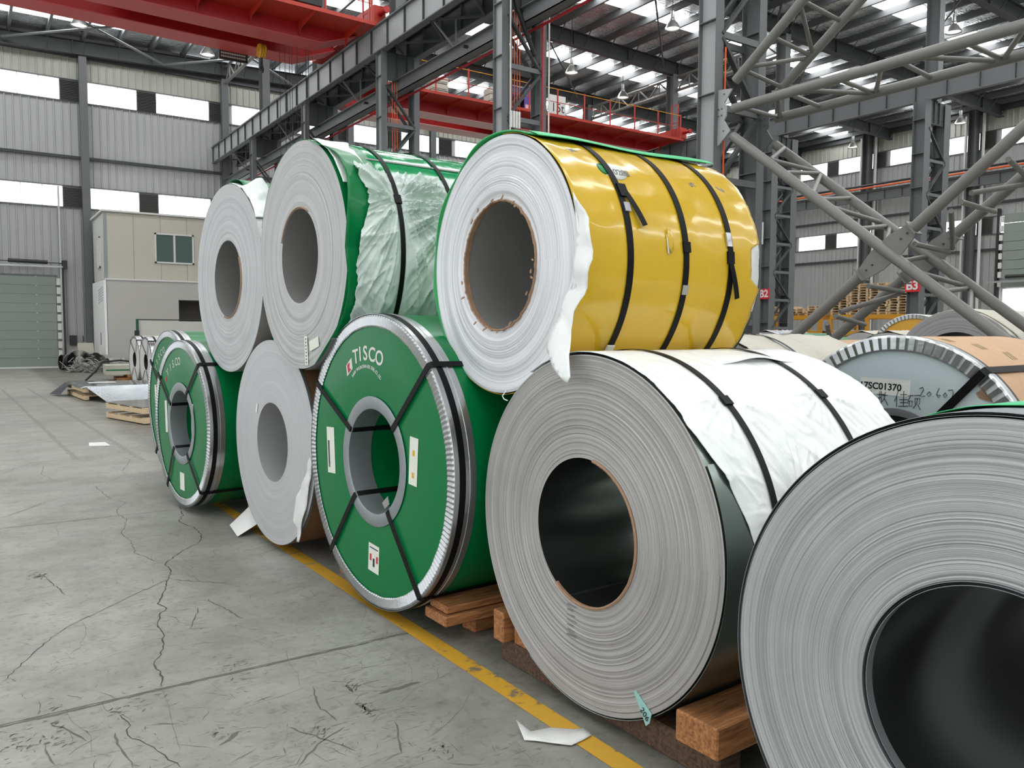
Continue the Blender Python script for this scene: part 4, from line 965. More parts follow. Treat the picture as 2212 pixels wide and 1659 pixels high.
# ---- D: green disc coil with TISCO lettering, third of the bottom row from the right
def green_coil(lab, c, Rr, rb, yw, L, straps, main=True, n_teeth=190, letters=True):
    t = groot(lab, c, Rr, yw)
    body(t, Rr, rb-.004, L, me_C, m_green, m_green, rings=4, amp=0)
    part('green_disc', MB().lathe_x([(-.004, rb+.05), (-.0055, rb+.06), (-.006, Rr-.07), (-.004, Rr-.05), (0, Rr-.05), (0, rb+.05)], 128, closed=True), m_green, t, 40, loc=(0, 0, Rr))
    rim_ring(t, Rr, Rr-.068, Rr, m_galv, n=n_teeth, teeth=True, lip=.12, x=-.01, amp=.007)
    part('bore_ring', MB().lathe_x([(-.012, rb+.062), (-.014, rb+.055), (-.014, rb), (-.01, rb-.011), (.14, rb-.011), (.14, rb-.004)], 72), m_galv_m, t, 40, loc=(0, 0, Rr))
    band(t, Rr, .034, .036, m_black, dr=.006, n=128)
    band(t, Rr, .034, .09, m_galv, dr=.0035, name='protector_band')
    part('raised_bead', MB().lathe_x([(.075, Rr+.004), (.078, Rr+.009), (.084, Rr+.009), (.087, Rr+.004)], 128), m_galv, t, 40, loc=(0, 0, Rr))
    for tr, ts, deep in straps:
        P = [pol(Rr+.008, tr, L*.95), pol(Rr+.008, tr, .2), pol(Rr+.011, tr, .0), pol(Rr-.002, tr, -.02), pol(rb+.03, ts, -.018), pol(rb-.002, ts, -.018), pol(rb-.01, ts, 0), pol(rb-.01, ts, L*.9)]
        nn = [pol(1, tr), pol(1, tr), pol(1, tr, -1), (-1, 0, 0), (-1, 0, 0), pol(-1, ts, -1), pol(-1, ts), pol(-1, ts)]
        strap_path(t, Rr, P, nn, w=.034)
    return t
D = green_coil('big green-faced coil lettered TISCO with four black straps, standing by the yellow line', (1.921, 4.251, .894), .844, .315, -3.9, 1.25,
               ((29.5, 31, 1), (137, 138.5, 1), (311, 313, 1), (232, 236, 1)))
RD = .844
letters = 'TISCO'
for i, (ch, y_, z_, tl) in enumerate((('T', .208, .595, 10), ('I', .152, .612, 7), ('S', .088, .618, 2), ('C', .008, .612, -4), ('O', -.078, .595, -10))):
    face_text(D, RD, ch, (y_, z_), .118, m_trim_w, tilt=-tl*-1, x=-.0075, name='letter', bold=.002)
s2 = 'SHANXI TAIYUAN STAINLESS STEEL CO.,LTD'
for i, ch in enumerate(s2):
    if ch != ' ':
        u = i/(len(s2)-1); a = R(43+u*92); face_text(D, RD, ch, (.235*math.cos(a)+.078, .34+.205*math.sin(a)), .028, m_trim_w, tilt=90-math.degrees(a), x=-.0075, name='letter')
lg = part('logo_plate', MB().prism([(0, .265, .59), (0, .335, .54), (0, .32, .475), (0, .25, .525)], (-.0015, 0, 0)), m_trim_w, D, loc=(-.0065, 0, RD))
part('logo_mark', MB().prism([(0, .285, .562), (0, .318, .545), (0, .305, .495), (0, .268, .52), (0, .29, .53)], (-.001, 0, 0)), m_redink, lg, loc=(-.002, 0, 0))
st = sticker(D, RD, (.555, 0), .105, .29, tilt=3, x=-.0075)
for q in range(5): part('printed_line', MB().box(-.04+.004*q, -.038+.004*q+.006, -.11+.02*(q % 2), .06, .0012, .0016), m_ink_g, st)
st = sticker(D, RD, (-.447, .058), .085, .26, tilt=-4, x=-.0075)
part('wax_spot', MB().box(-.01, .012, .03, .06, .0012, .002), m_yellow, st); part('wax_spot', MB().box(-.01, .012, -.09, -.06, .0012, .002), m_yellow, st)
st = sticker(D, RD, (.003, -.57), .125, .165, tilt=-4, x=-.0075)
for q in range(3): part('red_symbol', MB().box(-.045+q*.038, -.025+q*.038, -.02-(q == 1)*.03, .02-(q == 1)*.02, .0012, .002), m_redink if q != 1 else m_ink, st)
part('printed_line', MB().box(-.05, .05, .055, .062, .0012, .0016), m_blue, st)
part('torn_foil', MB().prism([(0, -.12, -.22), (0, -.185, -.17), (0, -.2, -.215), (0, -.15, -.25)], (-.003, 0, 0)), m_galv, D, loc=(-.015, 0, RD))

# ---- B1 and B2: two more green coils further along
B1 = green_coil('green coil with bright ring, in front of its twin, leftmost pair of the bottom row', (1.582, 7.675, .798), .748, .31, -5.9, 1.25,
                ((35, 31, 1), (133, 124, 1), (303, 308, 1), (228, 236, 1)), n_teeth=150)
for i, (ch, a) in enumerate(zip('TISCO', (52, 62, 71, 80, 88))): p = pol(.56, a); face_text(B1, .748, ch, (p.y, p.z), .1, m_trim_w, tilt=90-a, x=-.0075, name='letter')
sticker(B1, .748, (.42, .03), .06, .3, tilt=3, x=-.0075); sticker(B1, .748, (-.31, .06), .05, .28, x=-.0075); sticker(B1, .748, (-.0, -.53), .12, .16, x=-.0075)
part('logo_plate', MB().prism([(0, .39, .41), (0, .43, .39), (0, .42, .35), (0, .38, .37)], (-.0015, 0, 0)), m_redink, B1, loc=(-.0065, 0, .748))
B2 = green_coil('green coil partly hidden behind its twin at the left end of the bottom row', (1.80, 9.3, .84), .79, .31, -5.2, 1.25,
                ((35, 31, 1), (133, 124, 1), (311, 313, 1), (228, 236, 1)), n_teeth=150)
for i, (ch, a) in enumerate(zip('TISCO', (38, 47, 56, 65, 74))): p = pol(.6, a); face_text(B2, .79, ch, (p.y, p.z), .1, m_trim_w, tilt=90-a, x=-.0075, name='letter')
sticker(B2, .79, (.5, .03), .06, .3, tilt=3, x=-.0075)

# ---- C: plain pale coil between the green ones
Cc = groot('plain pale grey coil with smooth face, between the green coils', (1.855, 5.935, .811), .761, -4.1)
body(Cc, .761, .296, 1.22, me_C, m_inner_w, m_kraft_d, rings=30, amp=.001)
band(Cc, .761, .01, .02, m_steel, name='edge_lap', dr=.0005)
sag([(-.714, -.02), (-.6, -.2), (-.47, -.33), (-.41, -.45), (-.415, -.52), (-.47, -.56), (-.455, -.655), (-.5, -.65), (-.54, -.56), (-.62, -.42), (-.71, -.2), (-.745, -.06)], Cc, 'paper_flap', .761, m_paper, dx=-.025, wob=.012)
sticker(Cc, .761, (.285, .235), .03, .075, tilt=-18, x=-.004)
part('fallen_paper', MB().prism([(0, 0, 0), (.05, .42, 0), (.22, .36, .17), (.30, .2, .30), (.25, .02, .12)], (.01, 0, .004)), m_paper, None, 70, loc=(1.72, 6.42, .01), rot=(0, 0, 0), label='crumpled white paper on the floor at the foot of the plain pale coil', cat='paper')
# brown core sheet between C and D
part('kraft_sheet', MB().box(0, .9, -.01, .01, 0, 1.2), m_kraft_d, None, loc=(2.15, 5.12, .12), rot=(R(-4), 0, R(4)), label='brown paper sheet in the dark gap between the plain coil and the TISCO coil', cat='paper')

# ---- U1: top row, leftmost
U1 = groot('leftmost coil of the upper row, pale edge with white and green wrap on top', (1.79, 6.83, 2.065), .765, -4.6); R1 = .765
body(U1, R1, .312, 1.22, me_U1, m_inner, m_inner_w, rings=44, amp=.0025)
shell(U1, 'green_wrap', R1, lambda t: .17+.05*math.sin(t*.05), 1.2, -60, 250, m_green, dr=.006, nx=8, nt=80, wr=.004, ws=3)
shell(U1, 'green_wrap', R1, .03, .3, 84, 118, m_green, dr=.012, nx=6, nt=20, lift=lambda x, t: .03*max(0, math.sin((t-84)/34*PI)))
shell(U1, 'white_film', R1, -.005, .2, 112, 146, m_film, dr=.01, nx=16, nt=30, wr=.02, ws=8, lift=lambda x, t: .13*max(0, math.sin((x)/.2*PI))*max(0, 1-abs(t-122)/10))
shell(U1, 'white_film', R1, -.005, .06, 96, 116, m_film, dr=.004, nx=6, nt=16, wr=.006, ws=8)
part('torn_core', MB().lathe_x([(-.004, .312), (-.012, .318), (-.006, .326), (.01, .322)], 60, 0, 150, 285), m_card, U1, 30, loc=(0, 0, R1))

# ---- U2: top row, middle
U2 = groot('middle coil of the upper row with green sheet curling off and crumpled film', (1.835, 5.23, 2.135), .744, -2.5); R2 = .744
body(U2, R2, .31, 1.22, me_U2, m_inner, m_green, rings=44, amp=.003, spec=lambda r_: -.004 if abs(r_-.53) < .006 else 0)
part('white_line', MB().lathe_x([(-.006, .528), (-.007, .53), (-.006, .532)], 128), m_trim_w, U2, 40, loc=(0, 0, R2))
# green sheet standing off the mantle on the right hand side
lf = lambda x, t: (.085*max(0, math.sin((t-118)/62*PI)) if 118 < t < 180 else 0)*(1-min(1, x/.3))
shell(U2, 'green_wrap', R2, lambda t: -.005+.02*math.sin(t*.1), .30, 108, 250, m_green, dr=.006, nx=14, nt=140, lift=lf, th=.003)
shell(U2, 'green_wrap', R2, .28, 1.22, -80, 250, m_green_g, dr=.006, nx=10, nt=120, wr=.006, ws=3, th=.003, anis=(.4, 1, 1))
shell(U2, 'green_wrap', R2, .0, .3, 20, 109, m_green, dr=.006, nx=6, nt=50, th=.003)
shell(U2, 'film_skirt', R2, lambda t: .005+.25*max(0, min(1, (108-t)/14)), lambda t: .2+.1*(118-t)/20 if t < 118 else .2, 94, 150, m_film, dr=.012, nx=14, nt=60, wr=.01, ws=5, lift=lambda x, t: .02*max(0, math.sin((t-118)/62*PI)) if t > 118 else 0)
def uedge(t): return .1+.035*math.exp(-((t-158)/8)**2)-.04*min(1, max(0, (t-165)/8))
gu = gathered([(.362, 155), (.765, 158)], (.362, .765), .034, R2, 3, reach=.6)
shell(U2, 'crumpled_film', R2, uedge, 1.22, 139, 232, m_film_t, dr=.010, nx=190, nt=230, rag0=.02, seedv=3, lift=lambda x, t: gu(x, t)+lf(x, t))
for x_ in (.362, .765):
    band(U2, R2, x_, .032, dr=.015, t0=60, t1=250)
buckle(U2, R2, .362, 155, m_black, .045, .06, .016)
strap_path(U2, R2, [pol(R2+.012, 129, x_) for x_ in (.1, .5, .9, 1.2)], [pol(1, 129)]*4, w=.02, mat=simple('grey_tape', rgb(112, 118, 110), .5), name='tape_strip')
part('torn_core', MB().lathe_x([(-.004, .312), (-.01, .317), (-.006, .323), (.01, .32)], 60, 0, 20, 120), m_card, U2, 30, loc=(0, 0, R2))
st = sticker(U2, R2, (-.115, -.62), .05, .19, tilt=4, x=-.006)
st2 = sticker(U2, R2, (-.245, -.575), .15, .065, tilt=14, x=-.006)
for q in range(8): part('printed_dot', MB().box(-.01, .01, -.085+q*.022, -.075+q*.022, .0012, .0017), m_ink_g, st)
shell(U2, 'grey_skirt', R2, -.01, .3, 225, 262, m_steel, dr=.012, nx=6, nt=20)

# ---- U3: yellow coil, top row right
U3 = groot('yellow wrapped coil at the right of the upper row with three black straps', (2.155, 3.305, 1.965), .62, -.2); R3 = .62
def cone(r_): return -.012*math.exp(-((r_-.36)/.02)**2)-.01*math.exp(-((r_-.43)/.03)**2)+.006*math.sin(r_*60)
body(U3, R3, .315, 1.18, me_U3, m_inner, m_mirror, rings=60, amp=.0018, spec=cone, n=144)
shell(U3, 'yellow_wrap', R3, lambda t: .003, lambda t: 1.172-.02*max(0, min(1, (t-189)/10))-(.07*min(1, (t-168)/3, (189-t)/4) if 168 < t < 189 else 0), 92, 320, m_yellow, dr=.006, nx=60, nt=180, wr=.0035, ws=4, rag1=.012, seedv=9)
shell(U3, 'white_underwrap', R3, .6, 1.165, 120, 200, m_film_b, dr=.003, nx=6, nt=60, rag1=.01)
shell(U3, 'green_wrap', R3, lambda t: -.012+.006*math.sin(t*.15), 1.17, -62, 113, m_green_l, dr=.012, nx=14, nt=140, th=.007, lift=lambda x, t: .012*max(0, (t-60)/60)+.004*math.sin(x*9+t*.1))
shell(U3, 'green_wrap_flap', R3, .02, 1.18, 110, 117.5, m_green_t, dr=.026, nx=20, nt=8, rag1=.02, th=.003, lift=lambda x, t: .006*math.sin(x*7))
for k, x_ in enumerate((.285, .635, .945)):
    band(U3, R3, x_, .036, dr=.011, t0=100, t1=320)
buckle(U3, R3, .305, 150, m_black, .05, .07, dr=.012); buckle(U3, R3, .297, 158, m_galv, .034, .045, dr=.012); buckle(U3, R3, .285, 219, m_sticker, .04, .05, dr=.012)
buckle(U3, R3, .637, 173, m_black, .045, .05, dr=.012); buckle(U3, R3, .637, 191, m_galv, .036, .045, dr=.012)
buckle(U3, R3, .935, 168, m_galv, .034, .07, dr=.012); buckle(U3, R3, .94, 176, m_black, .045, .06, dr=.012)
def tail(root, Rr, x0, t0, x1, t1, lift_, w=.03):
    n = 8; P = [pol(Rr+.016+lift_*(i/n)**1.3, t0+(t1-t0)*i/n, x0+(x1-x0)*i/n) for i in range(n+1)]
    strap_path(root, Rr, P, [pol(1, t0+(t1-t0)*i/n) for i in range(n+1)], w=w, name='loose_strap_end')
tail(U3, R3, .305, 148, .372, 166, .012); tail(U3, R3, .93, 176, .985, 193.5, .02)
# oval paper label under the first strap, with its number
def cyl_patch(root, Rr, name, outline, mat, dr=.008, th=.0008):
    """small label lying on the mantle; outline of (x, degrees)"""
    mb = MB(); n = len(outline); cx_ = sum(o[0] for o in outline)/n; ct = sum(o[1] for o in outline)/n
    vs = [pol(Rr+dr, ct, cx_)]
    for k in (.5, 1):
        for a, b in outline: vs.append(pol(Rr+dr, ct+(b-ct)*k, cx_+(a-cx_)*k))
    fs = [(0, 1+i, 1+(i+1) % n) for i in range(n)]+[(1+i, 1+n+i, 1+n+(i+1) % n, 1+(i+1) % n) for i in range(n)]
    mb.add(vs, fs); o = part(name, mb, mat, root, 60, loc=(0, 0, Rr)); md = o.modifiers.new('t', 'SOLIDIFY'); md.thickness = th; return o
lab = cyl_patch(U3, R3, 'oval_label', [(.262-.0+.09*math.cos(a)*.85+.055, 138.5+5.2*math.sin(a)) for a in [i*2*PI/24 for i in range(24)] if True][0:24], m_trim_w)
cyl_patch(U3, R3, 'oval_label_end', [(.256+.028*math.cos(a), 138+3.6*math.sin(a)) for a in [i*2*PI/14 for i in range(14)]], m_green, dr=.0092)
for i, ch in enumerate('0288'):
    o = link('letter', text_mesh(ch, .055, m_ink_g, .0006), U3); p = pol(R3+.0098, 139.2, .325+i*.024); place(o, (p.x, p.y, p.z+R3), (1, 0, 0), pol(1, 139.2-90))
for (x_, a_, w_, h_) in ((.82, 139, .05, .02), (1.02, 140, .07, .03), (.155, 126, .06, .015)):
    for k in range(5):
        cyl_patch(U3, R3, 'scuffed_print', [(x_+random.uniform(-.03, .03)+dx_, a_+random.uniform(-2, 2)+da_) for dx_, da_ in ((0, 0), (.012, .2), (.01, .7), (-.004, .5))], m_ink_g, dr=.0075)
cyl_patch(U3, R3, 'torn_patch', [(.525, 165), (.54, 166.5), (.55, 170), (.548, 174.5), (.535, 176), (.52, 174), (.515, 169)], m_yellow, dr=.014, th=.004)
cyl_patch(U3, R3, 'torn_patch_edge', [(.512, 168), (.522, 170), (.522, 177), (.512, 176)], m_trim_w, dr=.014)
sag([(-.60, .27), (-.66, .19), (-.715, .09), (-.728, -.02), (-.685, -.165), (-.615, -.235), (-.585, -.31), (-.58, -.42), (-.605, -.50), (-.58, -.527), (-.525, -.52), (-.455, -.465), (-.388, -.393), (-.437, -.33), (-.53, -.19), (-.60, -.08), (-.61, .05), (-.605, .16)], U3, 'hanging_film', R3, m_film, dx=-.03, wob=.018, bend=lambda y, z: -.33*max(0, -.2-z))
sag([(-.598, .24), (-.60, .16), (-.61, .05), (-.60, -.06), (-.53, -.19), (-.575, -.14), (-.625, .0), (-.625, .12)], U3, 'hanging_film', R3, m_film, dx=-.012, wob=.005)
# torn cardboard sleeve round the bore
mb = MB(); vs = []; n = 160
for i in range(n):
    t_ = 360*i/n; j = noise.noise(Vector((i*.35, 2, 0))); k = random.Random(i).uniform(-1, 1)
    for rad, x in ((.311, .02), (.3085+.005*j+.002*k, -.006-.01*abs(j)), (.314+.004*j+.002*k, -.010-.01*abs(j)), (.3185+.006*j+.002*k, -.004), (.3165, .005)): vs.append(pol(rad, t_, x))
mb.add(vs, [(i*5+a, ((i+1) % n)*5+a, ((i+1) % n)*5+a+1, i*5+a+1) for i in range(n) for a in range(4)])
part('cardboard_sleeve', mb, m_card, U3, 20, loc=(0, 0, R3))
for i, a_ in enumerate((118, 122, 100, 84, 60, 45, 178, 186, 192, 205, 300, 282, 262, 240, 332, 345)):
    p = pol(.312, a_, -.025); o = part('cardboard_scrap', MB().prism([(0, 0, 0), (0, .018+.006*(i % 3), .006), (0, .02, .014), (0, .004, .01)], (-.004, .003, 0)), m_card, U3, loc=(p.x, p.y, p.z+R3), rot=(R(a_+40*(i % 2)), R(20), 0))
part('loose_thread', MB().tube([pol(.61, 262, -.01), pol(.635, 262.5, -.03), pol(.65, 261.5, -.03), pol(.66, 260, -.02)], .003, 5), m_film, U3, loc=(0, 0, R3))

# ---- E: big warm grey coil in the centre foreground, white wrap on top
E_ = groot('large grey coil in the centre foreground with white wrap over its top', (2.126, 2.597, .801), .751, -1.3); RE = .751
body(E_, RE, .316, 1.22, me_E, m_mirror, m_satin, rings=90, amp=.0026, n=160)
part('outer_wrap_edge', MB().lathe_x([(.004, RE+.006), (.003, RE+.009), (1.2, RE+.009), (1.2, RE+.006)], 128, 0, 150, 300), m_satin, E_, 40, loc=(0, 0, RE))
def e0(t): return -.001 if t < 138 else -.001+.155*((t-138)/36)**1.1
ge = gathered([(.285, 131), (.895, 131), (.42, 165)], (.285, .895), .017, RE, 5, reach=.2)
shell(E_, 'white_wrap', RE, e0, lambda t: 1.22+.075*max(0, math.sin((t-112)/45*PI)) if 112 < t < 157 else 1.22, 60, 176, m_film, dr=.012, nx=170, nt=170, rag0=.002, rag1=.02, seedv=5, lift=lambda x, t: ge(x, t)*min(1, max(.15, (t-100)/30))+.045*max(0, (t-146)/30)*math.exp(-((x-.72)/.2)**2))
shell(E_, 'upper_flap', RE, lambda t: .0+.004*math.sin(t), 1.22, 60, 112, m_film_b, dr=.013, nx=60, nt=40, wr=.002, ws=2, lift=lambda x, t: .03*max(0, (t-100)/12)*math.exp(-((x-.75)/.16)**2))
for x_ in (.285, .895): band(E_, RE, x_, .032, dr=.018, t0=40, t1=176)
for x_ in (.28, .9):
    buckle(E_, RE, x_, 131, m_black, .046, .045, .02)
mb = MB(); vs = []; n = 70
for i in range(n+1):
    t_ = 90+205*i/n; j = noise.noise(Vector((i*.5, 4, 0)))
    for rad, x in ((.312, .01), (.31+.002*j, -.006), (.316, -.009-.004*abs(j)), (.3225+.002*j, -.005), (.32, .004)): vs.append(pol(rad, t_+10, x))
mb.add(vs, [(i*5+a, (i+1)*5+a, (i+1)*5+a+1, i*5+a+1) for i in range(n) for a in range(4)])
part('cardboard_edge', mb, m_card, E_, 20, loc=(0, 0, RE))
part('seam_overlap', MB().box(.0, 1.2, -.003, .003, -.008, .0), m_dark, E_, loc=(.01, .1, RE-.295), rot=(R(-20), 0, 0))
# printed ink mark low on the face
for i in range(7): part('ink_mark', MB().box(-.0035, -.003, -.03+.01*(i % 3), .03, i*.022, i*.022+.006), m_ink_g, E_, loc=(0, .07, RE-.47))

# ---- F: nearest coil at the right edge
F_ = groot('nearest grey coil cut off by the right edge of the picture, with dark polished bore', (1.949, .875, .753+.0), .703, -3.4); RF = .703
body(F_, RF, .318, 1.22, me_F, m_mirror, m_mirror, rings=100, amp=.002, n=192)
for k, (dx_, dr_) in enumerate(((.004, .004), (.010, .008), (.002, .012))):
    part('loose_outer_wrap', MB().lathe_x([(dx_, RF+dr_), (dx_, RF+dr_+.0012), (1.2, RF+dr_+.0012)], 144), m_galv_m if k != 1 else m_dark, F_, 40, loc=(0, 0, RF))
for k, (dx_, dr_) in enumerate(((-.006, -.001), (.004, -.006), (-.003, -.011))):
    part('inner_lap', MB().lathe_x([(.03, .318+dr_), (dx_, .318+dr_), (dx_, .3165+dr_)], 96), m_galv_m if k != 1 else m_dark, F_, 40, loc=(0, 0, RF))
shell(F_, 'green_wrap', RF, .16, 1.22, 60, 110, m_green_t, dr=.02, nx=10, nt=40, wr=.004, ws=4)

# ---- timbers and bearers beneath the bottom row
def timber(lab, x0, x1, y0, y1, z0, z1, mat=m_wood, rz=0, cat='timber'):
    o = part('timber_bearer', MB().box(0, x1-x0, 0, y1-y0, 0, z1-z0), mat, None, loc=(x0, y0, z0), rot=(0, 0, rz), label=lab, cat=cat)
    bv = o.modifiers.new('edge', 'BEVEL'); bv.width = .006; bv.segments = 1; return o
timber('short square timber nearest, between the centre coil and the nearest coil', 2.14, 3.3, 1.86, 2.06, .13, .25, rz=.03)
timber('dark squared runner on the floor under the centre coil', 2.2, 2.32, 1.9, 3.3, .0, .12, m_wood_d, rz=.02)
timber('timber end showing left of the centre coil foot', 2.12, 3.2, 3.2, 3.29, .12, .27, rz=0)
timber('second timber end beside it, under the left foot of the centre coil', 2.17, 3.2, 3.07, 3.18, .12, .26, rz=0)
timber('upper plank under the right foot of the TISCO coil', 2.02, 3.0, 3.58, 3.76, .17, .21, rz=.02)
timber('lower plank under the right foot of the TISCO coil', 2.0, 3.0, 3.56, 3.78, .11, .165, rz=.02)
timber('small timber block on the floor below the planks of the TISCO coil', 2.24, 2.44, 3.66, 3.78, .0, .11, rz=.1)
timber('timber block between the plain pale coil and the TISCO coil', 2.05, 2.9, 4.98, 5.12, .0, .16, rz=0)
timber('timber block under the right of the green twin coils', 2.0, 2.8, 7.0, 7.12, .02, .22, rz=0)
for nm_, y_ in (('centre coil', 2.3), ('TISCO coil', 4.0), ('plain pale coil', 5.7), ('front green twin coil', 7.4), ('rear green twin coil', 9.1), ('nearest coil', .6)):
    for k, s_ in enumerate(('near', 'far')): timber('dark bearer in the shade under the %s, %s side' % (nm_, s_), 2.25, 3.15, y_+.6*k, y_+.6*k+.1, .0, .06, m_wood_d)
o = part('torn_tag', MB().prism([(0, 0, 0), (0, -.09, -.06), (0, -.08, -.1), (0, -.06, -.12), (0, .01, -.01)], (.002, 0, 0)), simple('teal_tag', rgb(150, 196, 190), .5), None, loc=(2.13, 2.27, .24), label='small torn teal tag hanging by the near timber end', cat='tag')
link('lettering', text_mesh('206', .035, m_ink, .0005), o); place([c for c in o.children][-1], (-.003, -.055, -.075), (0, -.75, -.66), (0, -.66, .75))
t = part('crumpled_paper', MB(), m_paper) if False else None
mb = MB(); pts = [(1.80, 2.56), (1.83, 2.66), (1.86, 2.60), (1.94, 2.57), (2.02, 2.52), (2.055, 2.50), (2.06, 2.47), (2.05, 2.44), (2.0, 2.43), (1.93, 2.42), (1.88, 2.47), (1.83, 2.53)]
import mathutils.geometry as mg
v, e, fc, *_ = mg.delaunay_2d_cdt([Vector(p) for p in pts]+[Vector((1.85+.02*i, 2.54-.012*i)) for i in range(9)]+[Vector((1.88+.02*i, 2.50-.006*i)) for i in range(8)], [(i, (i+1) % len(pts)) for i in range(len(pts))], [], 1, 1e-5)
mb.add([(q.x, q.y, .006+.018*abs(noise.noise(Vector((q.x*22, q.y*22, 0))))+(.03 if q.x < 1.85 and q.y > 2.6 else 0)) for q in v], fc)
o = part('torn_paper', mb, m_paper, None, 60, label='torn white paper strip lying on the yellow line', cat='paper'); md = o.modifiers.new('t', 'SOLIDIFY'); md.thickness = .001
part('paper_scrap', MB().prism([(1.36, 12.6, .004), (1.62, 12.5, .004), (1.6, 12.9, .01), (1.4, 13.0, .004)], (0, 0, .002)), m_paper, label='small white scrap on the floor left of the green coils', cat='paper')

# ================================================================ COILS BEHIND
# G: blue-grey disc with crimped rim and brown paper mantle
G = groot('blue-grey faced coil with crimped metal rim and brown paper mantle, right background', (4.737, 2.771, .837), .787, -3.6); RG = .787
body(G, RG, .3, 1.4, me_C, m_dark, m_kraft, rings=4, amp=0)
part('face_disc', MB().lathe_x([(-.004, .31), (-.006, .32), (-.006, RG-.06), (0, RG-.05), (0, .31)], 128, closed=True), m_bluegrey, G, 40, loc=(0, 0, RG))
rim_ring(G, RG, RG-.085, RG+.006, m_galv, n=84, teeth=True, lip=.04, x=-.014, amp=.014, t0=0, t1=360)
band(G, RG, .05, .06, m_steel_d, dr=.003, name='edge_band')
part('bore_ring', MB().lathe_x([(-.01, .345), (-.012, .34), (-.012, .3), (.1, .298)], 72), m_steel, G, 40, loc=(0, 0, RG))
strap_path(G, RG, [pol(RG+.008, 131, 1.3), pol(RG+.008, 131, .1), pol(RG+.012, 131, 0), pol(RG-.01, 131, -.03), pol(.4, 130.5, -.022), pol(.3, 130, -.022)], [pol(1, 131), pol(1, 131), pol(1, 131, -1), (-1, 0, 0), (-1, 0, 0), (-1, 0, 0)], w=.05)
st = sticker(G, RG, (.065, .474), .32, .1, m_paper, tilt=-1.5, x=-.0072)
face_text(G, RG, '17SC01370', (.094, .474), .058, m_ink, tilt=-1.5, x=-.0088, bold=.0016)
def stroke(root, Rr, pts, w=.004, x=-.0088):
    mb = MB(); mb.tube([(x, y, z) for y, z in pts], w/2, 4); return part('pen_stroke', mb, m_ink, root, loc=(0, 0, Rr))
# handwriting 20.607 and four characters
gx, gz, s = -.155, .455, .05
def glyph(o, strokes, sc=.05):
    for st_ in strokes: stroke(G, RG, [(o[0]-a*sc, o[1]+b*sc) for a, b in st_])
glyph((-.15, .43), [[(0, .9), (.4, 1.1), (.5, .8), (.1, 0), (.7, .05)]]); glyph((-.195, .43), [[(.3, .6), (0, .3), (.25, 0), (.5, .35), (.3, .6)]])
glyph((-.232, .43), [[(0, .05), (.05, 0)]]); glyph((-.25, .43), [[(.3, 1.1), (0, .3), (.3, -.05), (.5, .25), (.1, .3)]]); glyph((-.285, .43), [[(.3, .6), (.1, .3), (.3, 0), (.5, .35), (.3, .6)]])
glyph((-.315, .43), [[(0, .9), (.5, 1.0), (.6, .6), (.3, -.6), (-.1, -1.1)]])
C1 = [[(0, 1), (.9, 1.05)], [(.3, 1.4), (.25, .1), (.05, .3)], [(.45, 1.4), (.5, 0)], [(.6, .9), (1.2, .95)], [(.95, 1.3), (.8, .5), (.5, .1)], [(.85, .55), (1.3, -.2)], [(.1, .6), (.5, .65)]]
C2 = [[(.3, 1.5), (.1, .8), (-.1, .4)], [(.15, .9), (.15, -.2)], [(.5, 1.1), (1.2, 1.15)], [(.85, 1.5), (.85, .6)], [(.4, .6), (1.3, .65)], [(.5, .3), (1.2, .35)], [(.85, .6), (.85, -.1)], [(.35, -.1), (1.35, 0)]]
C3 = [[(0, 1.1), (.6, 1.2)], [(.3, 1.2), (0, .3)], [(.2, .6), (.5, .65), (.5, .1), (.2, .1), (.2, .6)], [(.7, 1.2), (1.3, 1.25)], [(.75, .9), (.8, .3)], [(.75, .9), (1.25, .95), (1.2, .3)], [(1, .9), (.95, .4), (.6, -.1)], [(1.05, .3), (1.35, -.2)]]
glyph((.11, .37), C1, .055); glyph((-.005, .365), C2, .06); glyph((-.08, .36), C3, .06)
glyph((.16, .385), [[(0, .5), (.5, .7)], [(.2, 1.2), (.3, .6), (0, .1)]], .05)
part('torn_corner', MB().prism([(0, -.515, .50), (0, -.56, .50), (0, -.60, .45), (0, -.605, .42), (0, -.55, .425), (0, -.49, .44), (0, -.47, .47)], (-.003, 0, 0)), m_card, G, loc=(-.008, 0, RG))
for q in range(5):
    o = link('kraft_print', text_mesh('KRAFT' if False else '///', .12, simple('green_print', rgb(150, 140, 100), .7) if q == 0 else bpy.data.materials['green_print'], .0005), G)
    a_ = 104+q*9; p = pol(RG+.0015, a_, .25+.17*q); place(o, (p.x, p.y, p.z+RG), (1, 0, 0), pol(1, a_-90))
# H: grey coil behind G with white-cloth mantle
H_ = groot('pale grey coil higher up behind the brown paper coil, with beige wrapped mantle', (12.615, 6.439, 1.018), .968, -3.6); RH = .968
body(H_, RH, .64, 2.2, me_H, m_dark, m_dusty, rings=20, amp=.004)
shell(H_, 'beige_wrap', RH, lambda t: .12+.06*math.sin(t*.14), 2.3, 40, 170, m_dusty, dr=.012, nx=40, nt=60, wr=.03, ws=3, th=.01)
band(H_, RH, .9, .05, m_steel_d, dr=.045, t0=60, t1=160)
# I: ochre-faced coil with crimped rim
I_ = groot('ochre-faced coil with crimped silver rim, right background', (17.375, 9.795, 1.05), 1.0, -3.7); RI = 1.0
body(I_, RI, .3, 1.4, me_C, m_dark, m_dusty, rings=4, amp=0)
part('face_disc', MB().lathe_x([(-.008, .3), (-.01, RI-.08), (0, RI-.05), (0, .3)], 96, closed=True), simple('ochre_disc', rgb(214, 160, 52), .35), I_, 40, loc=(0, 0, RI))
rim_ring(I_, RI, RI-.1, RI+.006, m_galv, n=70, teeth=True, lip=.06, x=-.02, amp=.02)
timber('bearer under the ochre-faced coil', 17.6, 18.5, 9.3, 10.3, 0, .05, m_wood_d)
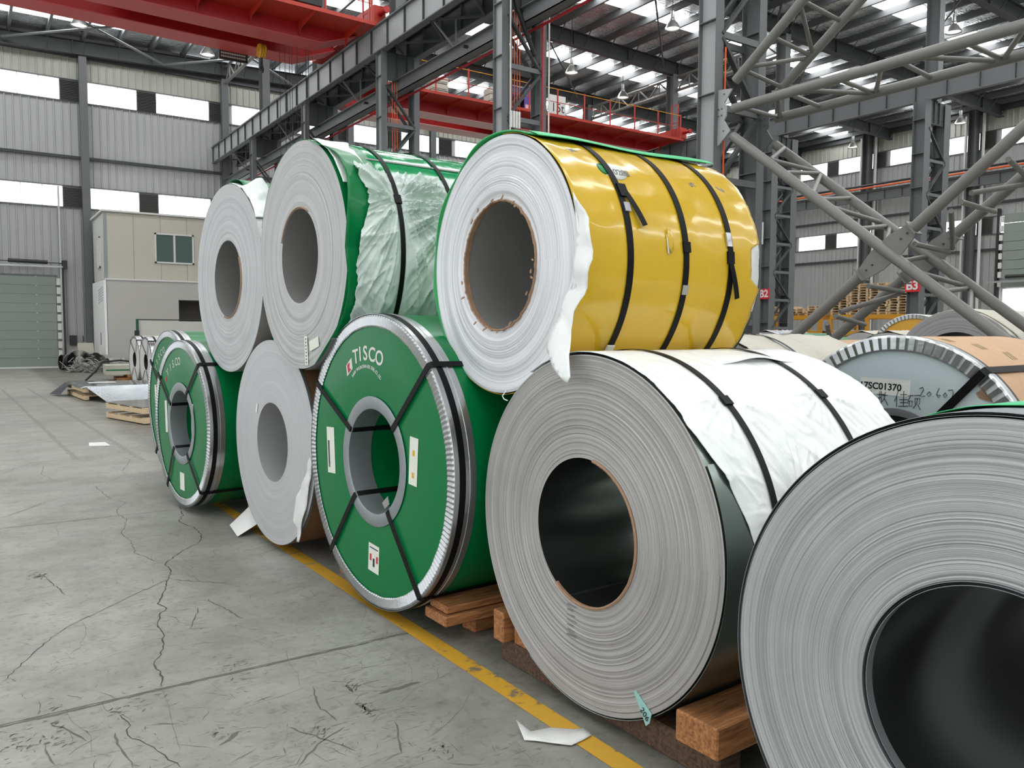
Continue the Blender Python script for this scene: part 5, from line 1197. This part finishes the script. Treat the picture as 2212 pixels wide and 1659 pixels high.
# J: dusty wrapped coil behind the centre coil
J_ = groot('dusty beige wrapped coil just behind the centre coil', (4.9, 4.45, .83), .775, -3.0); RJ = .775
body(J_, RJ, .3, 1.45, me_U1, m_inner, m_dusty, rings=10, amp=.002)
shell(J_, 'dusty_film', RJ, -.01, 1.5, 50, 170, m_dusty, dr=.008, nx=60, nt=70, wr=.022, ws=3.2, seedv=2, rag1=.05)
band(J_, RJ, .5, .03, m_steel_d, dr=.03, t0=60, t1=150)
# more coils in the dark gap behind, and the far rows
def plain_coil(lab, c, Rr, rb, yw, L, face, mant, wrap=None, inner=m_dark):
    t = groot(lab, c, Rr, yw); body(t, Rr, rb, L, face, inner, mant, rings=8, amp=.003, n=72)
    if wrap: shell(t, 'film_wrap', Rr, .0, L, 30, 170, wrap, dr=.01, nx=30, nt=40, wr=.05, ws=2.5, rag1=.05)
    return t
plain_coil('unseen coil added behind the nearest coil to darken its bore', (3.55, .95, .80), .76, .3, -3, 1.2, me_U2, m_dusty)  # added out of sight to block light through the near bore
plain_coil('grey coil hidden behind the TISCO coil', (4.6, 5.9, .80), .76, .3, -3, 1.3, me_U2, m_dusty)
plain_coil('grey coil hidden behind the plain pale coil', (4.6, 7.7, .80), .76, .3, -3, 1.3, me_U2, m_dusty)
kc = plain_coil('green-faced coil with a white rim in the middle distance', (12.3, 9.25, .83), .80, .3, -3, 1.3, me_H, m_green)
part('green_disc', MB().lathe_x([(-.008, .31), (-.01, .73), (0, .74), (0, .31)], 72, closed=True), m_green, kc, 40, loc=(0, 0, .80))
part('white_rim', MB().lathe_x([(-.012, .73), (-.014, .8), (.06, .805)], 72), m_trim_w, kc, 40, loc=(0, 0, .80))
t = groot('upright brown kraft cylinder edge beyond the dusty wrapped coil', (6.6, 4.9, .79), .78, -3); RK = .78
part('kraft_cover', MB().lathe_x([(0, .3), (0, RK-.02), (.01, RK), (1.2, RK), (1.21, RK-.02), (1.21, .3)], 72), m_kraft, t, 40, loc=(0, 0, RK))
for i, (x_, y_) in enumerate(((12.4, 11.2), (14.6, 11.6), (13.6, 13.6), (15.7, 9.4), (19.5, 12.4), (21.5, 13.6))):
    plain_coil('film wrapped coil in the far row, %s from the left' % ('first', 'second', 'third', 'fourth', 'fifth', 'sixth')[i], (x_, y_, .84), .80, .3, -3, 1.3, me_H, m_dusty, m_galv if i in (1, 2) else m_dusty)
# thin coils by the green gate
for i, (x_, y_) in enumerate(((4.0, 23.7), (4.05, 25.8))):
    t = groot('%s thin white-faced coil of the pair beyond the green coils' % ('nearer, right-hand', 'farther, left-hand')[i], (x_, y_, .75), .70, -3.4)
    body(t, .70, .22, 1.2, me_C, m_dark, m_trim_w, rings=4, amp=0, n=72)
    part('white_disc', MB().lathe_x([(-.008, .23), (-.01, .64), (0, .65), (0, .23)], 72, closed=True), m_trim_w, t, 40, loc=(0, 0, .70))
    rim_ring(t, .70, .63, .70, m_galv, n=60, lip=.12, x=-.012)
    band(t, .70, .16, .05, m_black, dr=.006, n=64)
    for a_ in (55, 125, 235, 305): strap_path(t, .70, [pol(.708, a_, .2), pol(.71, a_, -.01), pol(.69, a_, -.03), pol(.24, a_*.5+90*(1 if a_ < 180 else 1.5), -.022)], [pol(1, a_), pol(1, a_, -1), (-1, 0, 0), (-1, 0, 0)], w=.03)

# ================================================================ RACKS AND TIMBER STACKS
def rack(lab, x, y0, y1, ztop=2.5, depth=2.2):
    t = thing('steel_rack', lab, 'rack', (x, 0, 0))
    for z in (ztop-.2, ztop-1.0):
        for xx in (0, depth): part('beam', MB().box(xx-.06, xx+.06, y0, y1, z, z+.2), m_yrack, t)
    y = y0
    while y <= y1+.01:
        for xx in (0, depth): part('post', MB().box(xx-.08, xx+.08, y-.08, y+.08, 0, ztop-.2), m_yrack, t)
        part('cross_bar', MB().box(0, depth, y-.05, y+.05, ztop-.2, ztop), m_yrack, t)
        y += (y1-y0)/max(1, round((y1-y0)/2.0))
    part('shelf_sheet', MB().box(0, depth, y0, y1, ztop-.98+.2, ztop-.95+.2), m_dusty, t); part('shelf_sheet', MB().box(0, depth, y0, y1, .7, .74), m_trim_w, t)
    return t
rack('ochre steel rack carrying the tall pallet stack beside the B3 sign', 36.0, 20.6, 24.6)
rack('ochre steel rack carrying the low broken pallets', 36.0, 25.2, 29.6)
rack('ochre steel rack near the B2 column', 36.0, 30.2, 34.5)
def pallet_mesh():
    mb = MB()
    for j in range(3): mb.box(0, 1.1, -.5+j*.45, -.4+j*.45, 0, .09)
    for j in range(7): mb.box(0+j*.165, .11+j*.165, -.5, .5, .09, .115)
    return mb
p0 = None
nth = ('first', 'second', 'third', 'fourth', 'fifth', 'sixth', 'seventh', 'eighth', 'ninth', 'tenth', 'eleventh', 'twelfth')
cnt = 0
ordn = ('first', 'second', 'third', 'fourth')
for col in range(4):
    n = 12 if col < 3 else 8
    y_ = 21.1+col*1.02
    for k in range(n):
        if p0 is None:
            p0 = thing('flat_pallet', '', 'pallet', (36.05, y_, 2.5), .0, 'pallets stacked on the ochre racks')
            for j in range(3): part('runner', MB().box(.0, 1.3, -.48+j*.43, -.38+j*.43, 0, .085), m_wood_p, p0)
            for j in range(6): part('deck_board', MB().box(.0+j*.235, .16+j*.235, -.49, .49, .085, .11), m_wood_p, p0)
            o = p0
        else: o = dup(p0, location=(36.05+random.uniform(-.05, .05), y_+random.uniform(-.02, .02), 2.51+k*.125))
        o['label'] = 'flat pale pallet, %s from the bottom in the %s stack beside the B3 column' % (nth[k], ordn[col])
        o['group'] = 'pallets in the %s stack beside B3' % ordn[col]
for col in range(8):
    for k in range(3 if col % 2 else 4):
        o = dup(p0, location=(36.1+random.uniform(-.1, .1), 25.6+col*1.08+random.uniform(-.06, .06), 2.51+k*.125)); o.rotation_euler = (0, 0, random.uniform(-.06, .06))
        o['label'] = 'loose flat pallet, %s up in the %s low pile from the tall stacks' % (nth[k], nth[col]); o['group'] = 'pallets in the low untidy piles'

for o in SC.objects:
    if '_R' in o: del o['_R']
